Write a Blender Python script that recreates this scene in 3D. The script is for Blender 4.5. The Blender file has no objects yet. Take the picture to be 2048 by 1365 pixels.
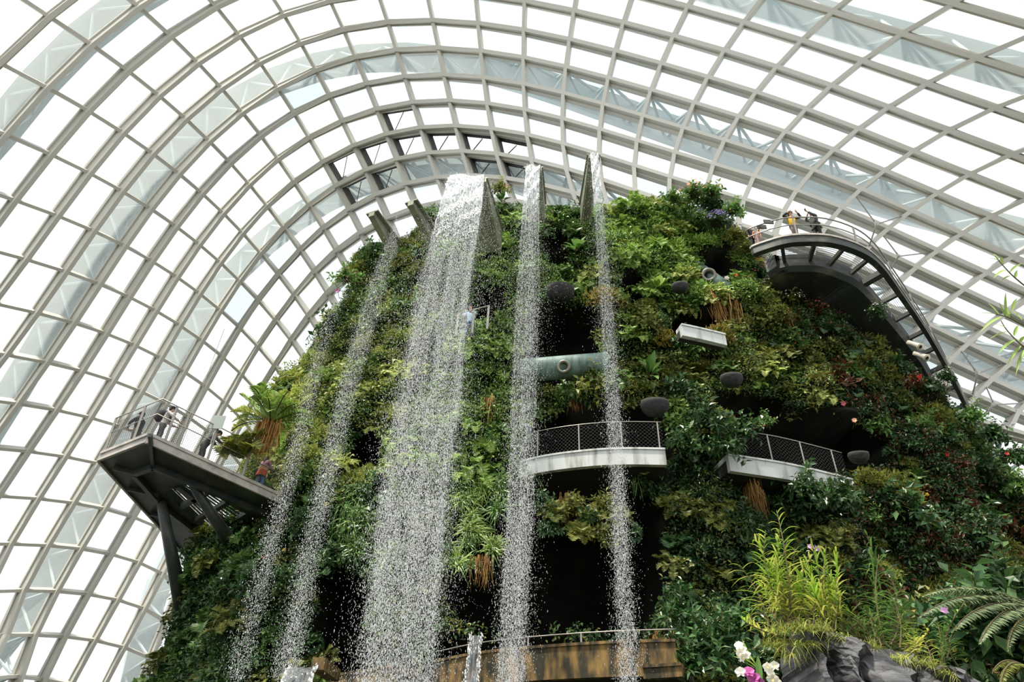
import bpy, math, random
import numpy as np
from mathutils import Vector, Matrix

SC = bpy.context.scene
COL = SC.collection
rng = np.random.default_rng(7)
random.seed(7)

# ------------------------------------------------------------------ camera
FPX = 1400.0
CAM = np.array([0.0, 0.0, 1.6])
_zz = np.array([77.0, 1789.0, 1400.0]); _zz /= np.linalg.norm(_zz)
_p = math.asin(_zz[2])
CF = np.array([0, math.cos(_p), math.sin(_p)])
_u0 = np.array([0, -math.sin(_p), math.cos(_p)]); _r0 = np.array([1.0, 0, 0])
_rho = math.asin(_zz[0] / math.cos(_p))
CR = math.cos(_rho) * _r0 + math.sin(_rho) * _u0
CU = math.cos(_rho) * _u0 - math.sin(_rho) * _r0
cam_data = bpy.data.cameras.new('camera')
cam_data.sensor_width = 36.0
cam_data.lens = 36.0 * FPX / 2048.0
cam_data.clip_end = 500
cam = bpy.data.objects.new('camera', cam_data)
COL.objects.link(cam)
cam.matrix_world = Matrix(((CR[0], CU[0], -CF[0], 0), (CR[1], CU[1], -CF[1], 0), (CR[2], CU[2], -CF[2], 1.6), (0, 0, 0, 1)))
SC.camera = cam

# ------------------------------------------------------------------ sky, sun, exposure
world = bpy.data.worlds.new('overcast_sky'); SC.world = world
world.use_nodes = True
wn = world.node_tree; wn.nodes.clear()
w_out = wn.nodes.new('ShaderNodeOutputWorld'); w_bg = wn.nodes.new('ShaderNodeBackground')
w_tc = wn.nodes.new('ShaderNodeTexCoord'); w_no = wn.nodes.new('ShaderNodeTexNoise'); w_rp = wn.nodes.new('ShaderNodeValToRGB')
w_no.inputs['Scale'].default_value = 1.6; w_no.inputs['Detail'].default_value = 3
w_rp.color_ramp.elements[0].position = 0.42; w_rp.color_ramp.elements[0].color = (0.93, 0.98, 1.0, 1)
w_rp.color_ramp.elements[1].position = 0.62; w_rp.color_ramp.elements[1].color = (1.0, 1.0, 0.99, 1)
wn.links.new(w_tc.outputs['Generated'], w_no.inputs['Vector'])
wn.links.new(w_no.outputs['Fac'], w_rp.inputs['Fac'])
wn.links.new(w_rp.outputs['Color'], w_bg.inputs['Color'])
w_bg.inputs['Strength'].default_value = 1.4
wn.links.new(w_bg.outputs['Background'], w_out.inputs['Surface'])

sun_data = bpy.data.lights.new('sun', 'SUN')
sun_data.energy = 7.0
sun_data.angle = math.radians(6)
sun_data.color = (1.0, 0.94, 0.82)
sun = bpy.data.objects.new('sun', sun_data); COL.objects.link(sun)
sun.location = (20, 10, 90)
_sd = Vector((0.28, 0.22, -0.93)).normalized()      # the way the light travels
sun.rotation_euler = _sd.to_track_quat('-Z', 'Y').to_euler()

SC.view_settings.view_transform = 'Standard'
SC.view_settings.look = 'None'
SC.view_settings.exposure = 0.0
SC.view_settings.gamma = 1.0
SC.view_settings.use_curve_mapping = False
cy = SC.cycles
cy.max_bounces = 6; cy.diffuse_bounces = 3; cy.glossy_bounces = 2; cy.transmission_bounces = 4
cy.transparent_max_bounces = 16
cy.caustics_reflective = False; cy.caustics_refractive = False
cy.sample_clamp_indirect = 4.0

# ------------------------------------------------------------------ helpers
def nrm(v):
    v = np.asarray(v, float)
    return v / np.maximum(np.linalg.norm(v, axis=-1, keepdims=True), 1e-9)

def ray(px):
    px = np.atleast_2d(np.asarray(px, float))
    return ((px[:, 0] - 1024) / FPX)[:, None] * CR - ((px[:, 1] - 682.5) / FPX)[:, None] * CU + CF

def atz(px, z):
    R = ray(px); return CAM + R * ((z - 1.6) / R[:, 2])[:, None]

def aty(px, y):
    R = ray(px); return CAM + R * (y / R[:, 1])[:, None]

def proj(X):
    d = np.asarray(X, float) - CAM
    w = d @ CF
    return np.stack([1024 + FPX * (d @ CR) / w, 682.5 - FPX * (d @ CU) / w], -1)

def srgb(*c):
    return tuple((x / 255 / 12.92 if x / 255 <= 0.04045 else ((x / 255 + 0.055) / 1.055) ** 2.4) for x in c) + (1.0,)

class Geo:
    """collects polygons in numpy chunks; build() links them as one mesh object"""
    def __init__(s): s.V = []; s.F = []; s.n = 0
    def add(s, V, F, mi=0):
        V = np.asarray(V, float).reshape(-1, 3); F = np.asarray(F, np.int64)
        if F.ndim == 1: F = F[None]
        s.V.append(V); s.F.append((F + s.n, mi)); s.n += len(V)
        return s
    def box(s, c, h, R=None, mi=0):
        q = np.array([[x, y, z] for x in (-1, 1) for y in (-1, 1) for z in (-1, 1)], float) * np.asarray(h, float)
        if R is not None: q = q @ np.asarray(R, float)
        q = q + np.asarray(c, float)
        return s.add(q, [[0, 1, 3, 2], [4, 6, 7, 5], [0, 4, 5, 1], [2, 3, 7, 6], [0, 2, 6, 4], [1, 5, 7, 3]], mi)
    def bar(s, p, q, w, h, up=(0, 0, 1), mi=0):
        p = np.asarray(p, float); q = np.asarray(q, float); t = nrm(q - p)
        a = np.cross(t, up)
        if np.linalg.norm(a) < 1e-4: a = np.cross(t, (0, 1, 0))
        a = nrm(a); b = np.cross(a, t)
        return s.box((p + q) / 2, (np.linalg.norm(q - p) / 2, w / 2, h / 2), np.array([t, a, b]), mi)
    def tube(s, P, r, n=6, mi=0, cap=True):
        P = np.asarray(P, float); m = len(P); r = np.broadcast_to(np.asarray(r, float), (m,))
        T = nrm(np.gradient(P, axis=0)); ref = np.array([0, 0, 1.0]) if abs(T[0][2]) < .9 else np.array([1.0, 0, 0])
        a0 = nrm(ref - T[0] * (ref @ T[0])); A = []
        for t in T:
            a0 = nrm(a0 - t * (a0 @ t)); A.append(a0)
        A = np.array(A); B = np.cross(T, A)
        th = np.arange(n) * 2 * math.pi / n
        V = P[:, None] + r[:, None, None] * (np.cos(th)[None, :, None] * A[:, None] + np.sin(th)[None, :, None] * B[:, None])
        i = np.arange(m - 1)[:, None] * n; k = np.arange(n)[None]; k2 = (k + 1) % n
        F = np.stack([i + k, i + k2, i + n + k2, i + n + k], -1).reshape(-1, 4)
        s.add(V, F, mi)
        if cap:
            s.F.append((np.array([np.arange(n)[::-1] + s.n - m * n]), mi)); s.F.append((np.array([np.arange(n) + s.n - n]), mi))
        return s
    def lathe(s, c, ax, prof, n=24, mi=0):
        """profile of (distance along axis, radius) turned round the axis"""
        ax = nrm(ax); a = nrm(np.cross(ax, (.31, .2, .93))); b = np.cross(ax, a); th = np.arange(n) * 2 * math.pi / n
        V = np.array([np.asarray(c) + ax * h + r * (math.cos(t) * a + math.sin(t) * b) for h, r in prof for t in th])
        k = np.arange(n)[None]; k2 = (k + 1) % n; i = np.arange(len(prof) - 1)[:, None] * n
        return s.add(V, np.stack([i + k, i + k2, i + n + k2, i + n + k], -1).reshape(-1, 4), mi)
    def sweep(s, P, W, U, prof, mi=0, closed=True):
        """profile points (w, u) carried along P with width vectors W and up vectors U"""
        P = np.asarray(P, float); prof = np.asarray(prof, float); n = len(prof); m = len(P)
        V = P[:, None] + prof[None, :, 0, None] * W[:, None] + prof[None, :, 1, None] * U[:, None]
        k = np.arange(n if closed else n - 1)[None]; k2 = (k + 1) % n; i = np.arange(m - 1)[:, None] * n
        F = np.stack([i + k, i + k2, i + n + k2, i + n + k], -1).reshape(-1, 4)
        s.add(V, F, mi)
        if closed:
            s.F.append((np.array([np.arange(n)[::-1] + s.n - m * n]), mi)); s.F.append((np.array([np.arange(n) + s.n - n]), mi))
        return s
    def leaves(s, base, d, nor, L, w, fold=0.12, mi=0, droop=0.0):
        """many pointed leaves: two triangles each, folded on the midrib"""
        base = np.atleast_2d(np.asarray(base, float)); k = len(base)
        d = nrm(np.broadcast_to(d, (k, 3))); nor = np.broadcast_to(nor, (k, 3))
        sd = nrm(np.cross(d, nor) + 1e-6); up = np.cross(sd, d)
        L = np.broadcast_to(np.asarray(L, float), (k,))[:, None]; w = np.broadcast_to(np.asarray(w, float), (k,))[:, None]
        mid = base + d * L * .45 + up * (fold * w)
        V = np.stack([base, mid + sd * w / 2, base + d * L - up * L * droop, mid - sd * w / 2], 1)
        i = np.arange(k)[:, None] * 4
        F = np.concatenate([i + [0, 1, 2], i + [0, 2, 3]])
        return s.add(V.reshape(-1, 3), F, mi)
    def mesh(s, name, mats, smooth=False):
        me = bpy.data.meshes.new(name)
        V = np.concatenate(s.V)
        me.vertices.add(len(V)); me.vertices.foreach_set('co', V.astype(np.float32).ravel())
        sizes = np.concatenate([np.full(len(F), F.shape[1]) for F, _ in s.F])
        loops = np.concatenate([F.ravel() for F, _ in s.F])
        me.loops.add(len(loops)); me.loops.foreach_set('vertex_index', loops.astype(np.int32))
        me.polygons.add(len(sizes))
        st = np.concatenate([[0], np.cumsum(sizes)[:-1]])
        me.polygons.foreach_set('loop_start', st.astype(np.int32))
        me.polygons.foreach_set('material_index', np.concatenate([np.full(len(F), mi) for F, mi in s.F]).astype(np.int32))
        me.polygons.foreach_set('use_smooth', np.full(len(sizes), bool(smooth)))
        for m in (mats if isinstance(mats, (list, tuple)) else [mats]): me.materials.append(m)
        me.update(calc_edges=True); me.validate()
        return me
    def build(s, name, mats, parent=None, smooth=False, **tags):
        o = bpy.data.objects.new(name, s.mesh(name, mats, smooth)); COL.objects.link(o)
        if parent is not None: o.parent = parent
        return tag(o, **tags)

def tag(o, label=None, cat=None, group=None, kind=None):
    if label: o['label'] = label
    if cat: o['category'] = cat
    if group: o['group'] = group
    if kind: o['kind'] = kind
    return o

def empty(name, loc=(0, 0, 0), rot=(0, 0, 0), scale=1.0, **tags):
    o = bpy.data.objects.new(name, None); COL.objects.link(o)
    o.empty_display_size = .2
    o.matrix_basis = Matrix.LocRotScale(Vector(loc), Matrix.Identity(3).to_quaternion() if rot == (0, 0, 0) else __import__('mathutils').Euler(rot).to_quaternion(), Vector((scale,) * 3))
    return tag(o, **tags)

# ------------------------------------------------------------------ materials
def mat(name, col, rough=.6, metal=0.0, noise=None, spec=.5, bump=0.0):
    """noise = (scale, second colour, amount position) gives worn / stained surfaces"""
    m = bpy.data.materials.new(name); m.use_nodes = True
    nt = m.node_tree; b = nt.nodes['Principled BSDF']
    b.inputs['Base Color'].default_value = col; b.inputs['Roughness'].default_value = rough; b.inputs['Metallic'].default_value = metal
    b.inputs['Specular IOR Level'].default_value = spec
    if noise:
        tc = nt.nodes.new('ShaderNodeTexCoord'); no = nt.nodes.new('ShaderNodeTexNoise'); rp = nt.nodes.new('ShaderNodeValToRGB')
        no.inputs['Scale'].default_value = noise[0]; no.inputs['Detail'].default_value = 6
        rp.color_ramp.elements[0].position = noise[2] - .12; rp.color_ramp.elements[1].position = noise[2] + .12
        rp.color_ramp.elements[0].color = col; rp.color_ramp.elements[1].color = noise[1]
        mp = nt.nodes.new('ShaderNodeMapping'); mp.inputs['Scale'].default_value = noise[3] if len(noise) > 3 else (1, 1, 1)
        nt.links.new(tc.outputs['Object'], mp.inputs['Vector']); nt.links.new(mp.outputs['Vector'], no.inputs['Vector'])
        nt.links.new(no.outputs['Fac'], rp.inputs['Fac']); nt.links.new(rp.outputs['Color'], b.inputs['Base Color'])
        if bump:
            bp = nt.nodes.new('ShaderNodeBump'); bp.inputs['Strength'].default_value = bump; bp.inputs['Distance'].default_value = .1
            nt.links.new(no.outputs['Fac'], bp.inputs['Height']); nt.links.new(bp.outputs['Normal'], b.inputs['Normal'])
    return m

def leaf_mat(name, cols, rough=.45, transl=.3):
    """every leaf island draws its own tint; thin leaves let some light through"""
    m = bpy.data.materials.new(name); m.use_nodes = True
    nt = m.node_tree; b = nt.nodes['Principled BSDF']; out = nt.nodes['Material Output']
    ge = nt.nodes.new('ShaderNodeNewGeometry'); rp = nt.nodes.new('ShaderNodeValToRGB')
    oi = nt.nodes.new('ShaderNodeObjectInfo'); hs = nt.nodes.new('ShaderNodeHueSaturation'); mr = nt.nodes.new('ShaderNodeMapRange')
    rp.color_ramp.elements[0].color = cols[0]; rp.color_ramp.elements[1].color = cols[-1]
    for k, c in enumerate(cols[1:-1]):
        e = rp.color_ramp.elements.new((k + 1) / (len(cols) - 1)); e.color = c
    mr.inputs['To Min'].default_value = .75; mr.inputs['To Max'].default_value = 1.25
    nt.links.new(ge.outputs['Random Per Island'], rp.inputs['Fac'])
    nt.links.new(oi.outputs['Random'], mr.inputs['Value']); nt.links.new(mr.outputs['Result'], hs.inputs['Value'])
    nt.links.new(rp.outputs['Color'], hs.inputs['Color'])
    nt.links.new(hs.outputs['Color'], b.inputs['Base Color'])
    b.inputs['Roughness'].default_value = rough; b.inputs['Specular IOR Level'].default_value = .4
    tr = nt.nodes.new('ShaderNodeBsdfTranslucent'); mx = nt.nodes.new('ShaderNodeMixShader'); mx.inputs['Fac'].default_value = transl
    nt.links.new(hs.outputs['Color'], tr.inputs['Color'])
    nt.links.new(b.outputs['BSDF'], mx.inputs[1]); nt.links.new(tr.outputs['BSDF'], mx.inputs[2]); nt.links.new(mx.outputs['Shader'], out.inputs['Surface'])
    return m

def glass_mat():
    m = bpy.data.materials.new('roof_glass'); m.use_nodes = True
    nt = m.node_tree; nt.nodes.clear()
    out = nt.nodes.new('ShaderNodeOutputMaterial'); t = nt.nodes.new('ShaderNodeBsdfTransparent'); g = nt.nodes.new('ShaderNodeBsdfGlossy')
    d = nt.nodes.new('ShaderNodeBsdfTranslucent'); m1 = nt.nodes.new('ShaderNodeMixShader'); m2 = nt.nodes.new('ShaderNodeMixShader')
    fr = nt.nodes.new('ShaderNodeFresnel'); fr.inputs['IOR'].default_value = 1.35
    g.inputs['Roughness'].default_value = .02
    ge = nt.nodes.new('ShaderNodeNewGeometry'); rp = nt.nodes.new('ShaderNodeValToRGB')
    rp.color_ramp.elements[0].color = (.70, .79, .81, 1); rp.color_ramp.elements[1].color = (.97, .99, .985, 1); rp.color_ramp.elements[1].position = .4
    nt.links.new(ge.outputs['Random Per Island'], rp.inputs['Fac']); nt.links.new(rp.outputs['Color'], t.inputs['Color'])
    d.inputs['Color'].default_value = (.9, .96, .97, 1)
    m1.inputs['Fac'].default_value = .22
    nt.links.new(t.outputs[0], m1.inputs[1]); nt.links.new(d.outputs[0], m1.inputs[2])
    nt.links.new(fr.outputs[0], m2.inputs['Fac']); nt.links.new(m1.outputs[0], m2.inputs[1]); nt.links.new(g.outputs[0], m2.inputs[2])
    nt.links.new(m2.outputs[0], out.inputs['Surface'])
    return m

M_RIB = mat('painted_steel_rib', srgb(197, 193, 183), .5)
M_OUTER = mat('white_outer_arch', srgb(188, 201, 204), .5)
M_DARKFRAME = mat('vent_frame_grey', srgb(90, 88, 84), .6)
M_GLASS = glass_mat()
M_STEEL = mat('dark_painted_steel', srgb(58, 64, 64), .45, .3, (1.3, srgb(84, 86, 80), .58))
M_FASCIA = mat('grey_steel_fascia', srgb(178, 170, 162), .5, 0, (2.0, srgb(140, 134, 128), .55))
M_GIRDER = mat('weathered_dark_girder', srgb(46, 50, 48), .5, .1, (.9, srgb(104, 104, 84), .66, (1, 1, 3)))
M_RAIL = mat('stainless_rail', srgb(150, 145, 138), .4, .35)
M_WIRE = mat('wire_mesh', srgb(70, 70, 68), .5)
M_SOFFIT = mat('shade_black_soffit', srgb(34, 33, 29), .9)  # shade of the recess under the slabs, put into the base colour
M_WHITE = mat('white_slab_concrete', srgb(196, 199, 196), .6, 0, (1.7, srgb(104, 98, 76), .63, (1.6, 1.6, .25)))
M_OCHRE = mat('stained_ochre_concrete', srgb(134, 106, 58), .85, 0, (3.2, srgb(44, 40, 26), .48, (1.2, 1.2, .4)), bump=.6)
M_PIPE = mat('grey_green_pipe', srgb(108, 130, 122), .5, .1, (1.1, srgb(70, 92, 82), .58, (4, 1, 1)))
M_NOZZLE = mat('nozzle_ring', srgb(126, 122, 110), .4, .5)
M_BLACK = mat('black_hollow', srgb(16, 16, 16), .8)
M_CHUTE = mat('chute_steel', srgb(142, 142, 126), .5, .2, (1.2, srgb(108, 112, 92), .55))
M_ROCKDARK = mat('mountain_soil', srgb(19, 19, 15), .95, 0, (.8, srgb(34, 36, 22), .58), bump=.5, spec=.2)
M_SLATE = mat('slate_boulder', srgb(92, 92, 94), .7, 0, (2.2, srgb(52, 50, 54), .52, (1, 1, 4)), bump=.6)
M_SOIL = mat('dark_planting_floor', srgb(44, 46, 38), .9, 0, (.5, srgb(60, 64, 44), .5))
M_BASKET = mat('dark_fibre_pocket', srgb(40, 40, 40), .9, 0, (6, srgb(62, 62, 60), .55, (1, 1, 5)))

LM = {
    'bright': leaf_mat('leaf_bright_green', [srgb(104, 142, 58), srgb(146, 178, 82), srgb(182, 204, 112)]),
    'yellow': leaf_mat('leaf_yellow_green', [srgb(140, 158, 72), srgb(176, 188, 98), srgb(200, 196, 122)]),
    'mid': leaf_mat('leaf_mid_green', [srgb(64, 100, 46), srgb(92, 130, 60), srgb(128, 160, 84)], .35),
    'dark': leaf_mat('leaf_dark_green', [srgb(34, 62, 34), srgb(54, 88, 46), srgb(86, 118, 66)], .32, .2),
    'olive': leaf_mat('leaf_olive', [srgb(82, 96, 42), srgb(116, 124, 54), srgb(160, 156, 78)], .5),
    'gold': leaf_mat('leaf_golden_brown', [srgb(104, 92, 36), srgb(140, 124, 50), srgb(172, 160, 78)], .5),
    'red': leaf_mat('leaf_russet', [srgb(70, 36, 24), srgb(112, 58, 34), srgb(98, 88, 44)], .4, .2),
    'silver': leaf_mat('leaf_silver_green', [srgb(86, 106, 74), srgb(112, 128, 92), srgb(146, 156, 118)], .5),
    'root': leaf_mat('fibre_brown', [srgb(122, 84, 44), srgb(160, 116, 62), srgb(186, 148, 88)], .8, .1),
    'stem': leaf_mat('stem_brown', [srgb(70, 58, 36), srgb(100, 88, 50)], .7, .05),
    'cane': leaf_mat('leaf_lime', [srgb(112, 152, 50), srgb(156, 184, 70), srgb(200, 196, 100)], .4, .4),
    'straw': leaf_mat('grass_straw', [srgb(120, 140, 58), srgb(168, 162, 84), srgb(128, 156, 62)], .6, .3),
}
def petal(name, *c): return leaf_mat(name, [srgb(*x) for x in c], .5, .35)
PM = {
    'red': petal('petal_red', (190, 44, 36), (214, 74, 50)),
    'pink': petal('petal_pink', (206, 96, 112), (228, 150, 150)),
    'white': petal('petal_white', (236, 232, 220), (250, 248, 240)),
    'purple': petal('petal_purple', (116, 96, 168), (150, 128, 196)),
    'peach': petal('petal_peach', (240, 178, 142), (250, 208, 180)),
    'magenta': petal('petal_magenta', (176, 70, 150), (206, 110, 180)),
    'lilac': petal('petal_lilac', (206, 140, 210), (236, 206, 236)),
    'yellow': petal('petal_yellow', (232, 196, 52), (240, 214, 90)),
    'orange': petal('petal_orange', (228, 116, 66), (240, 150, 96)),
}
M_WATER = bpy.data.materials.new('falling_water'); M_WATER.use_nodes = True
_n = M_WATER.node_tree; _b = _n.nodes['Principled BSDF']
_b.inputs['Base Color'].default_value = (.91, .92, .93, 1); _b.inputs['Roughness'].default_value = .25; _b.inputs['Specular IOR Level'].default_value = .6
_t = _n.nodes.new('ShaderNodeBsdfTranslucent'); _t.inputs['Color'].default_value = (.97, .97, .96, 1)
_x = _n.nodes.new('ShaderNodeMixShader'); _x.inputs['Fac'].default_value = .45
_n.links.new(_b.outputs[0], _x.inputs[1]); _n.links.new(_t.outputs[0], _x.inputs[2]); _n.links.new(_x.outputs[0], _n.nodes['Material Output'].inputs['Surface'])

def sheet_mat(name, lo, hi, sc):
    m = bpy.data.materials.new(name); m.use_nodes = True
    nt = m.node_tree; b = nt.nodes['Principled BSDF']; out = nt.nodes['Material Output']
    b.inputs['Base Color'].default_value = (.93, .95, .96, 1); b.inputs['Roughness'].default_value = .15
    tc = nt.nodes.new('ShaderNodeTexCoord'); mp = nt.nodes.new('ShaderNodeMapping'); no = nt.nodes.new('ShaderNodeTexNoise'); rp = nt.nodes.new('ShaderNodeValToRGB')
    mp.inputs['Scale'].default_value = sc; no.inputs['Scale'].default_value = 3.0; no.inputs['Detail'].default_value = 4
    rp.color_ramp.elements[0].position = .4; rp.color_ramp.elements[1].position = .6
    rp.color_ramp.elements[0].color = (lo,) * 3 + (1,); rp.color_ramp.elements[1].color = (hi,) * 3 + (1,)
    t = nt.nodes.new('ShaderNodeBsdfTransparent'); x = nt.nodes.new('ShaderNodeMixShader'); t.inputs['Color'].default_value = (.9, .95, .97, 1)
    nt.links.new(tc.outputs['Object'], mp.inputs['Vector']); nt.links.new(mp.outputs[0], no.inputs['Vector']); nt.links.new(no.outputs['Fac'], rp.inputs['Fac'])
    nt.links.new(rp.outputs['Color'], x.inputs['Fac']); nt.links.new(t.outputs[0], x.inputs[1]); nt.links.new(b.outputs[0], x.inputs[2]); nt.links.new(x.outputs[0], out.inputs['Surface'])
    return m
M_SHEET = sheet_mat('water_sheet', .25, .95, (5, 5, 1.6))
M_SHEETLOW = sheet_mat('low_water_sheet', .3, .7, (6, 6, 1.2))
M_SHEETLOW.node_tree.nodes['Principled BSDF'].inputs['Base Color'].default_value = (.2, .21, .22, 1)
# ------------------------------------------------------------------ the glass roof
DOME_C=[(-8.136,40.228,42.805),(48.868,-18.092,9.482),(8.276,4.732,-21.090),(-6.791,1.323,9.786),(3.062,-8.166,8.380),(-1.090,-0.592,3.170),(2.635,-3.151,0.165),(-3.068,-0.806,1.700),(0.464,-1.522,2.155),(1.866,12.211,-6.484),(-13.983,-4.578,-15.174),(-8.910,10.411,3.704),(5.701,7.700,-2.278),(-3.476,11.214,-8.248),(6.871,-0.958,-11.255),(-5.456,7.241,-3.102),(3.717,1.329,-1.198),(-0.765,1.802,-2.489),(1.327,-3.493,-1.804),(2.170,-3.306,3.479),(2.146,-6.524,1.945),(-4.595,-0.752,4.184),(3.359,-9.127,2.238),(-3.891,-0.034,6.049),(4.482,-2.066,3.178),(0.395,0.980,0.447),(-0.291,0.785,0.420),(-1.175,2.487,-0.431),(-0.646,-1.836,-3.023),(-2.422,0.183,-0.729),(0.061,0.146,0.074),(0.779,0.640,0.157),(0.393,0.019,-0.528)]
def _dome(i, j):
    i = np.asarray(i, float); j = np.asarray(j, float)
    a = np.polynomial.legendre.legvander((i - 6.5) / 6.5, 4); b = np.polynomial.legendre.legvander((j - 4.5) / 17.5, 8)
    B = np.stack([a[..., m] * b[..., n] for m in range(5) for n in range(9) if m / (4 + 1e-9) + n / (8 + 1e-9) <= 1.35], -1)
    return B @ np.array(DOME_C)

def dome(i, j):
    """roof surface; straight continuation beyond the surveyed nodes"""
    i = np.asarray(i, float); j = np.asarray(j, float); i0 = np.clip(i, 0.0, 13.0)
    def along(i_, j_):
        hi = 14.4 + .62 * (i_ - 1); lo = np.maximum(-1 - 1.45 * i_, -13.0)
        jc = np.clip(j_, lo, hi); P = _dome(i_, jc); d = (j_ - jc)
        ji = np.where(d > 0, jc - 1, jc + 1)
        return P + (P - _dome(i_, ji)) * abs(d)[..., None]
    P = along(i0, j)
    return P + (P - along(np.where(i > 6, i0 - 1, i0 + 1), j)) * abs(i0 - i)[..., None]

def dome_n(i, j):
    e = .05
    n = nrm(np.cross(dome(i + e, j) - dome(i - e, j), dome(i, j + e) - dome(i, j - e)))
    s = np.sign(np.sum(n * (dome(i, j) - np.array([3, 25, 12.0])), -1, keepdims=True))
    return n * s

JR = {-2: (-2, 17), -1: (-3, 17), 0: (-3, 17), 1: (-4, 17), 2: (-5, 18), 3: (-6, 19), 4: (-8, 19), 5: (-9, 20), 6: (-10, 21), 7: (-12, 21),
      8: (-13, 22), 9: (-14, 22), 10: (-14, 23), 11: (-14, 23), 12: (-13, 23), 13: (-13, 23), 14: (-13, 3), 15: (-13, 3), 16: (-13, 3)}
VENTS = [(7, 4), (8, 2), (8, 3), (8, 4), (8, 5), (8, 6), (8, 7), (9, 2), (9, 3), (9, 6), (9, 7)]
roof = empty('ceiling', (4, 30, 40), kind='structure', label='curved steel and glass gridshell roof over the planted mountain', cat='roof')
def rbuild(g, name, m, **k):
    g.V = [v - np.array([4, 30, 40.0]) for v in g.V]
    return g.build(name, m, roof, **k)

for i in range(-2, 17):                                            # arched ribs
    j = np.arange(JR[i][0], JR[i][1] + 1).astype(float)
    P = dome(np.full(len(j), i), j); N = dome_n(np.full(len(j), float(i)), j)
    T = nrm(np.gradient(P, axis=0)); W = nrm(np.cross(T, N))
    g = Geo()
    dp = np.interp(j, [1, 7], [1.2, .72]) * (1 if i < 9 else .9)      # ribs are deepest on the tall left side
    k = np.arange(len(P)); prof = np.array([(-.17, -1), (.17, -1), (.17, -.25), (-.17, -.25)])
    g.sweep(P, W, N * dp[:, None], prof)
    g.sweep(P, W, N, [(-.3, -.3), (.3, -.3), (.3, .04), (-.3, .04)])
    rbuild(g, 'arch_rib', M_RIB)
jall = range(-14, 24)
for j in jall:                                                     # cross ribs between the arches
    ii = [i for i in range(-2, 17) if JR[i][0] <= j <= JR[i][1]]
    if len(ii) < 2: continue
    ii = np.arange(min(ii), max(ii) + 1).astype(float)
    t = []
    for a in ii[:-1]: t += [a, a + .1, a + .5, a + .9]
    t = np.array(t + [ii[-1]]); sc = np.where(np.isclose(t % 1, 0) , 1.45, 1.0)
    P0 = dome(ii, np.full(len(ii), float(j)))
    P = np.stack([np.interp(t, ii, P0[:, k]) for k in range(3)], -1)
    N = dome_n(t, np.full(len(t), float(j))); T = nrm(np.gradient(P, axis=0)); W = nrm(np.cross(T, N))
    g = Geo(); pr = np.array([(-.14, -.7), (.14, -.7), (.17, .03), (-.17, .03)])
    g.sweep(P, W * sc[:, None], N, pr)
    rbuild(g, 'cross_rib', M_RIB)
for i in range(-2, 16):                                            # glass of each bay between two arches
    j0 = max(JR[i][0], JR[i + 1][0]); j1 = min(JR[i][1], JR[i + 1][1])
    g = Geo()
    for j in range(j0, j1):
        if (i, j) in VENTS: continue
        q = dome(np.array([i, i + 1, i + 1, i]), np.array([j, j, j + 1, j + 1]))
        g.add(q + .02 * dome_n(np.array([i + .5]), np.array([j + .5])), [[0, 1, 2, 3]])
    rbuild(g, 'glass_bay', M_GLASS)
for (i, j) in VENTS:                                               # opened roof vents with deep dark kerbs
    n = dome_n(np.array([i + .5]), np.array([j + .5]))[0]
    def corner(a, b, h): return dome(np.array([i + a]), np.array([j + b]))[0] + n * h
    g = Geo(); lo, hi = .06, .94
    C0 = [corner(lo, lo, 0), corner(hi, lo, 0), corner(hi, hi, 0), corner(lo, hi, 0)]
    for k in range(4):
        a, b = C0[k], C0[(k + 1) % 4]
        g.bar(a + n * .42, b + n * .42, .1, .85, up=n)
        for hh in (.2, .45, .7): g.bar(a + n * hh, b + n * hh, .2, .06, up=n)
    g.bar(C0[1] + n * .3, (C0[0] + C0[3]) / 2 + n * 1.0, .07, .07)
    vf = rbuild(g, 'vent_frame', M_DARKFRAME)
    g = Geo(); lift = n * 1.5
    q = np.array([C0[0] + n * .9, C0[1] + n * .9 + lift, C0[2] + n * .9 + lift, C0[3] + n * .9]) - np.array([4, 30, 40.0])
    g.add(q, [[0, 1, 2, 3]])
    g.build('vent_pane', M_GLASS, vf)
for i, nm in ((1, ''), (5, ''), (9, ''), (13, '')):                # white trussed arches standing outside the glass
    j = np.arange(JR[i][0], JR[i][1] + 1).astype(float)
    P = dome(np.full(len(j), i), j); N = dome_n(np.full(len(j), float(i)), j); T = nrm(np.gradient(P, axis=0)); W = nrm(np.cross(T, N))
    g = Geo(); Q = P + N * 3.2
    g.sweep(Q, W, N, [(-1.3, -.35), (1.3, -.35), (1.3, .35), (-1.3, .35)])
    for k in range(len(j) - 1):
        m_ = (Q[k] + Q[k + 1]) / 2
        for e in (k, k + 1):
            for w_ in (-1.0, 1.0): g.tube([P[e], m_ + W[k] * w_], .13, 6)
    rbuild(g, 'outer_arch', M_OUTER)

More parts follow.
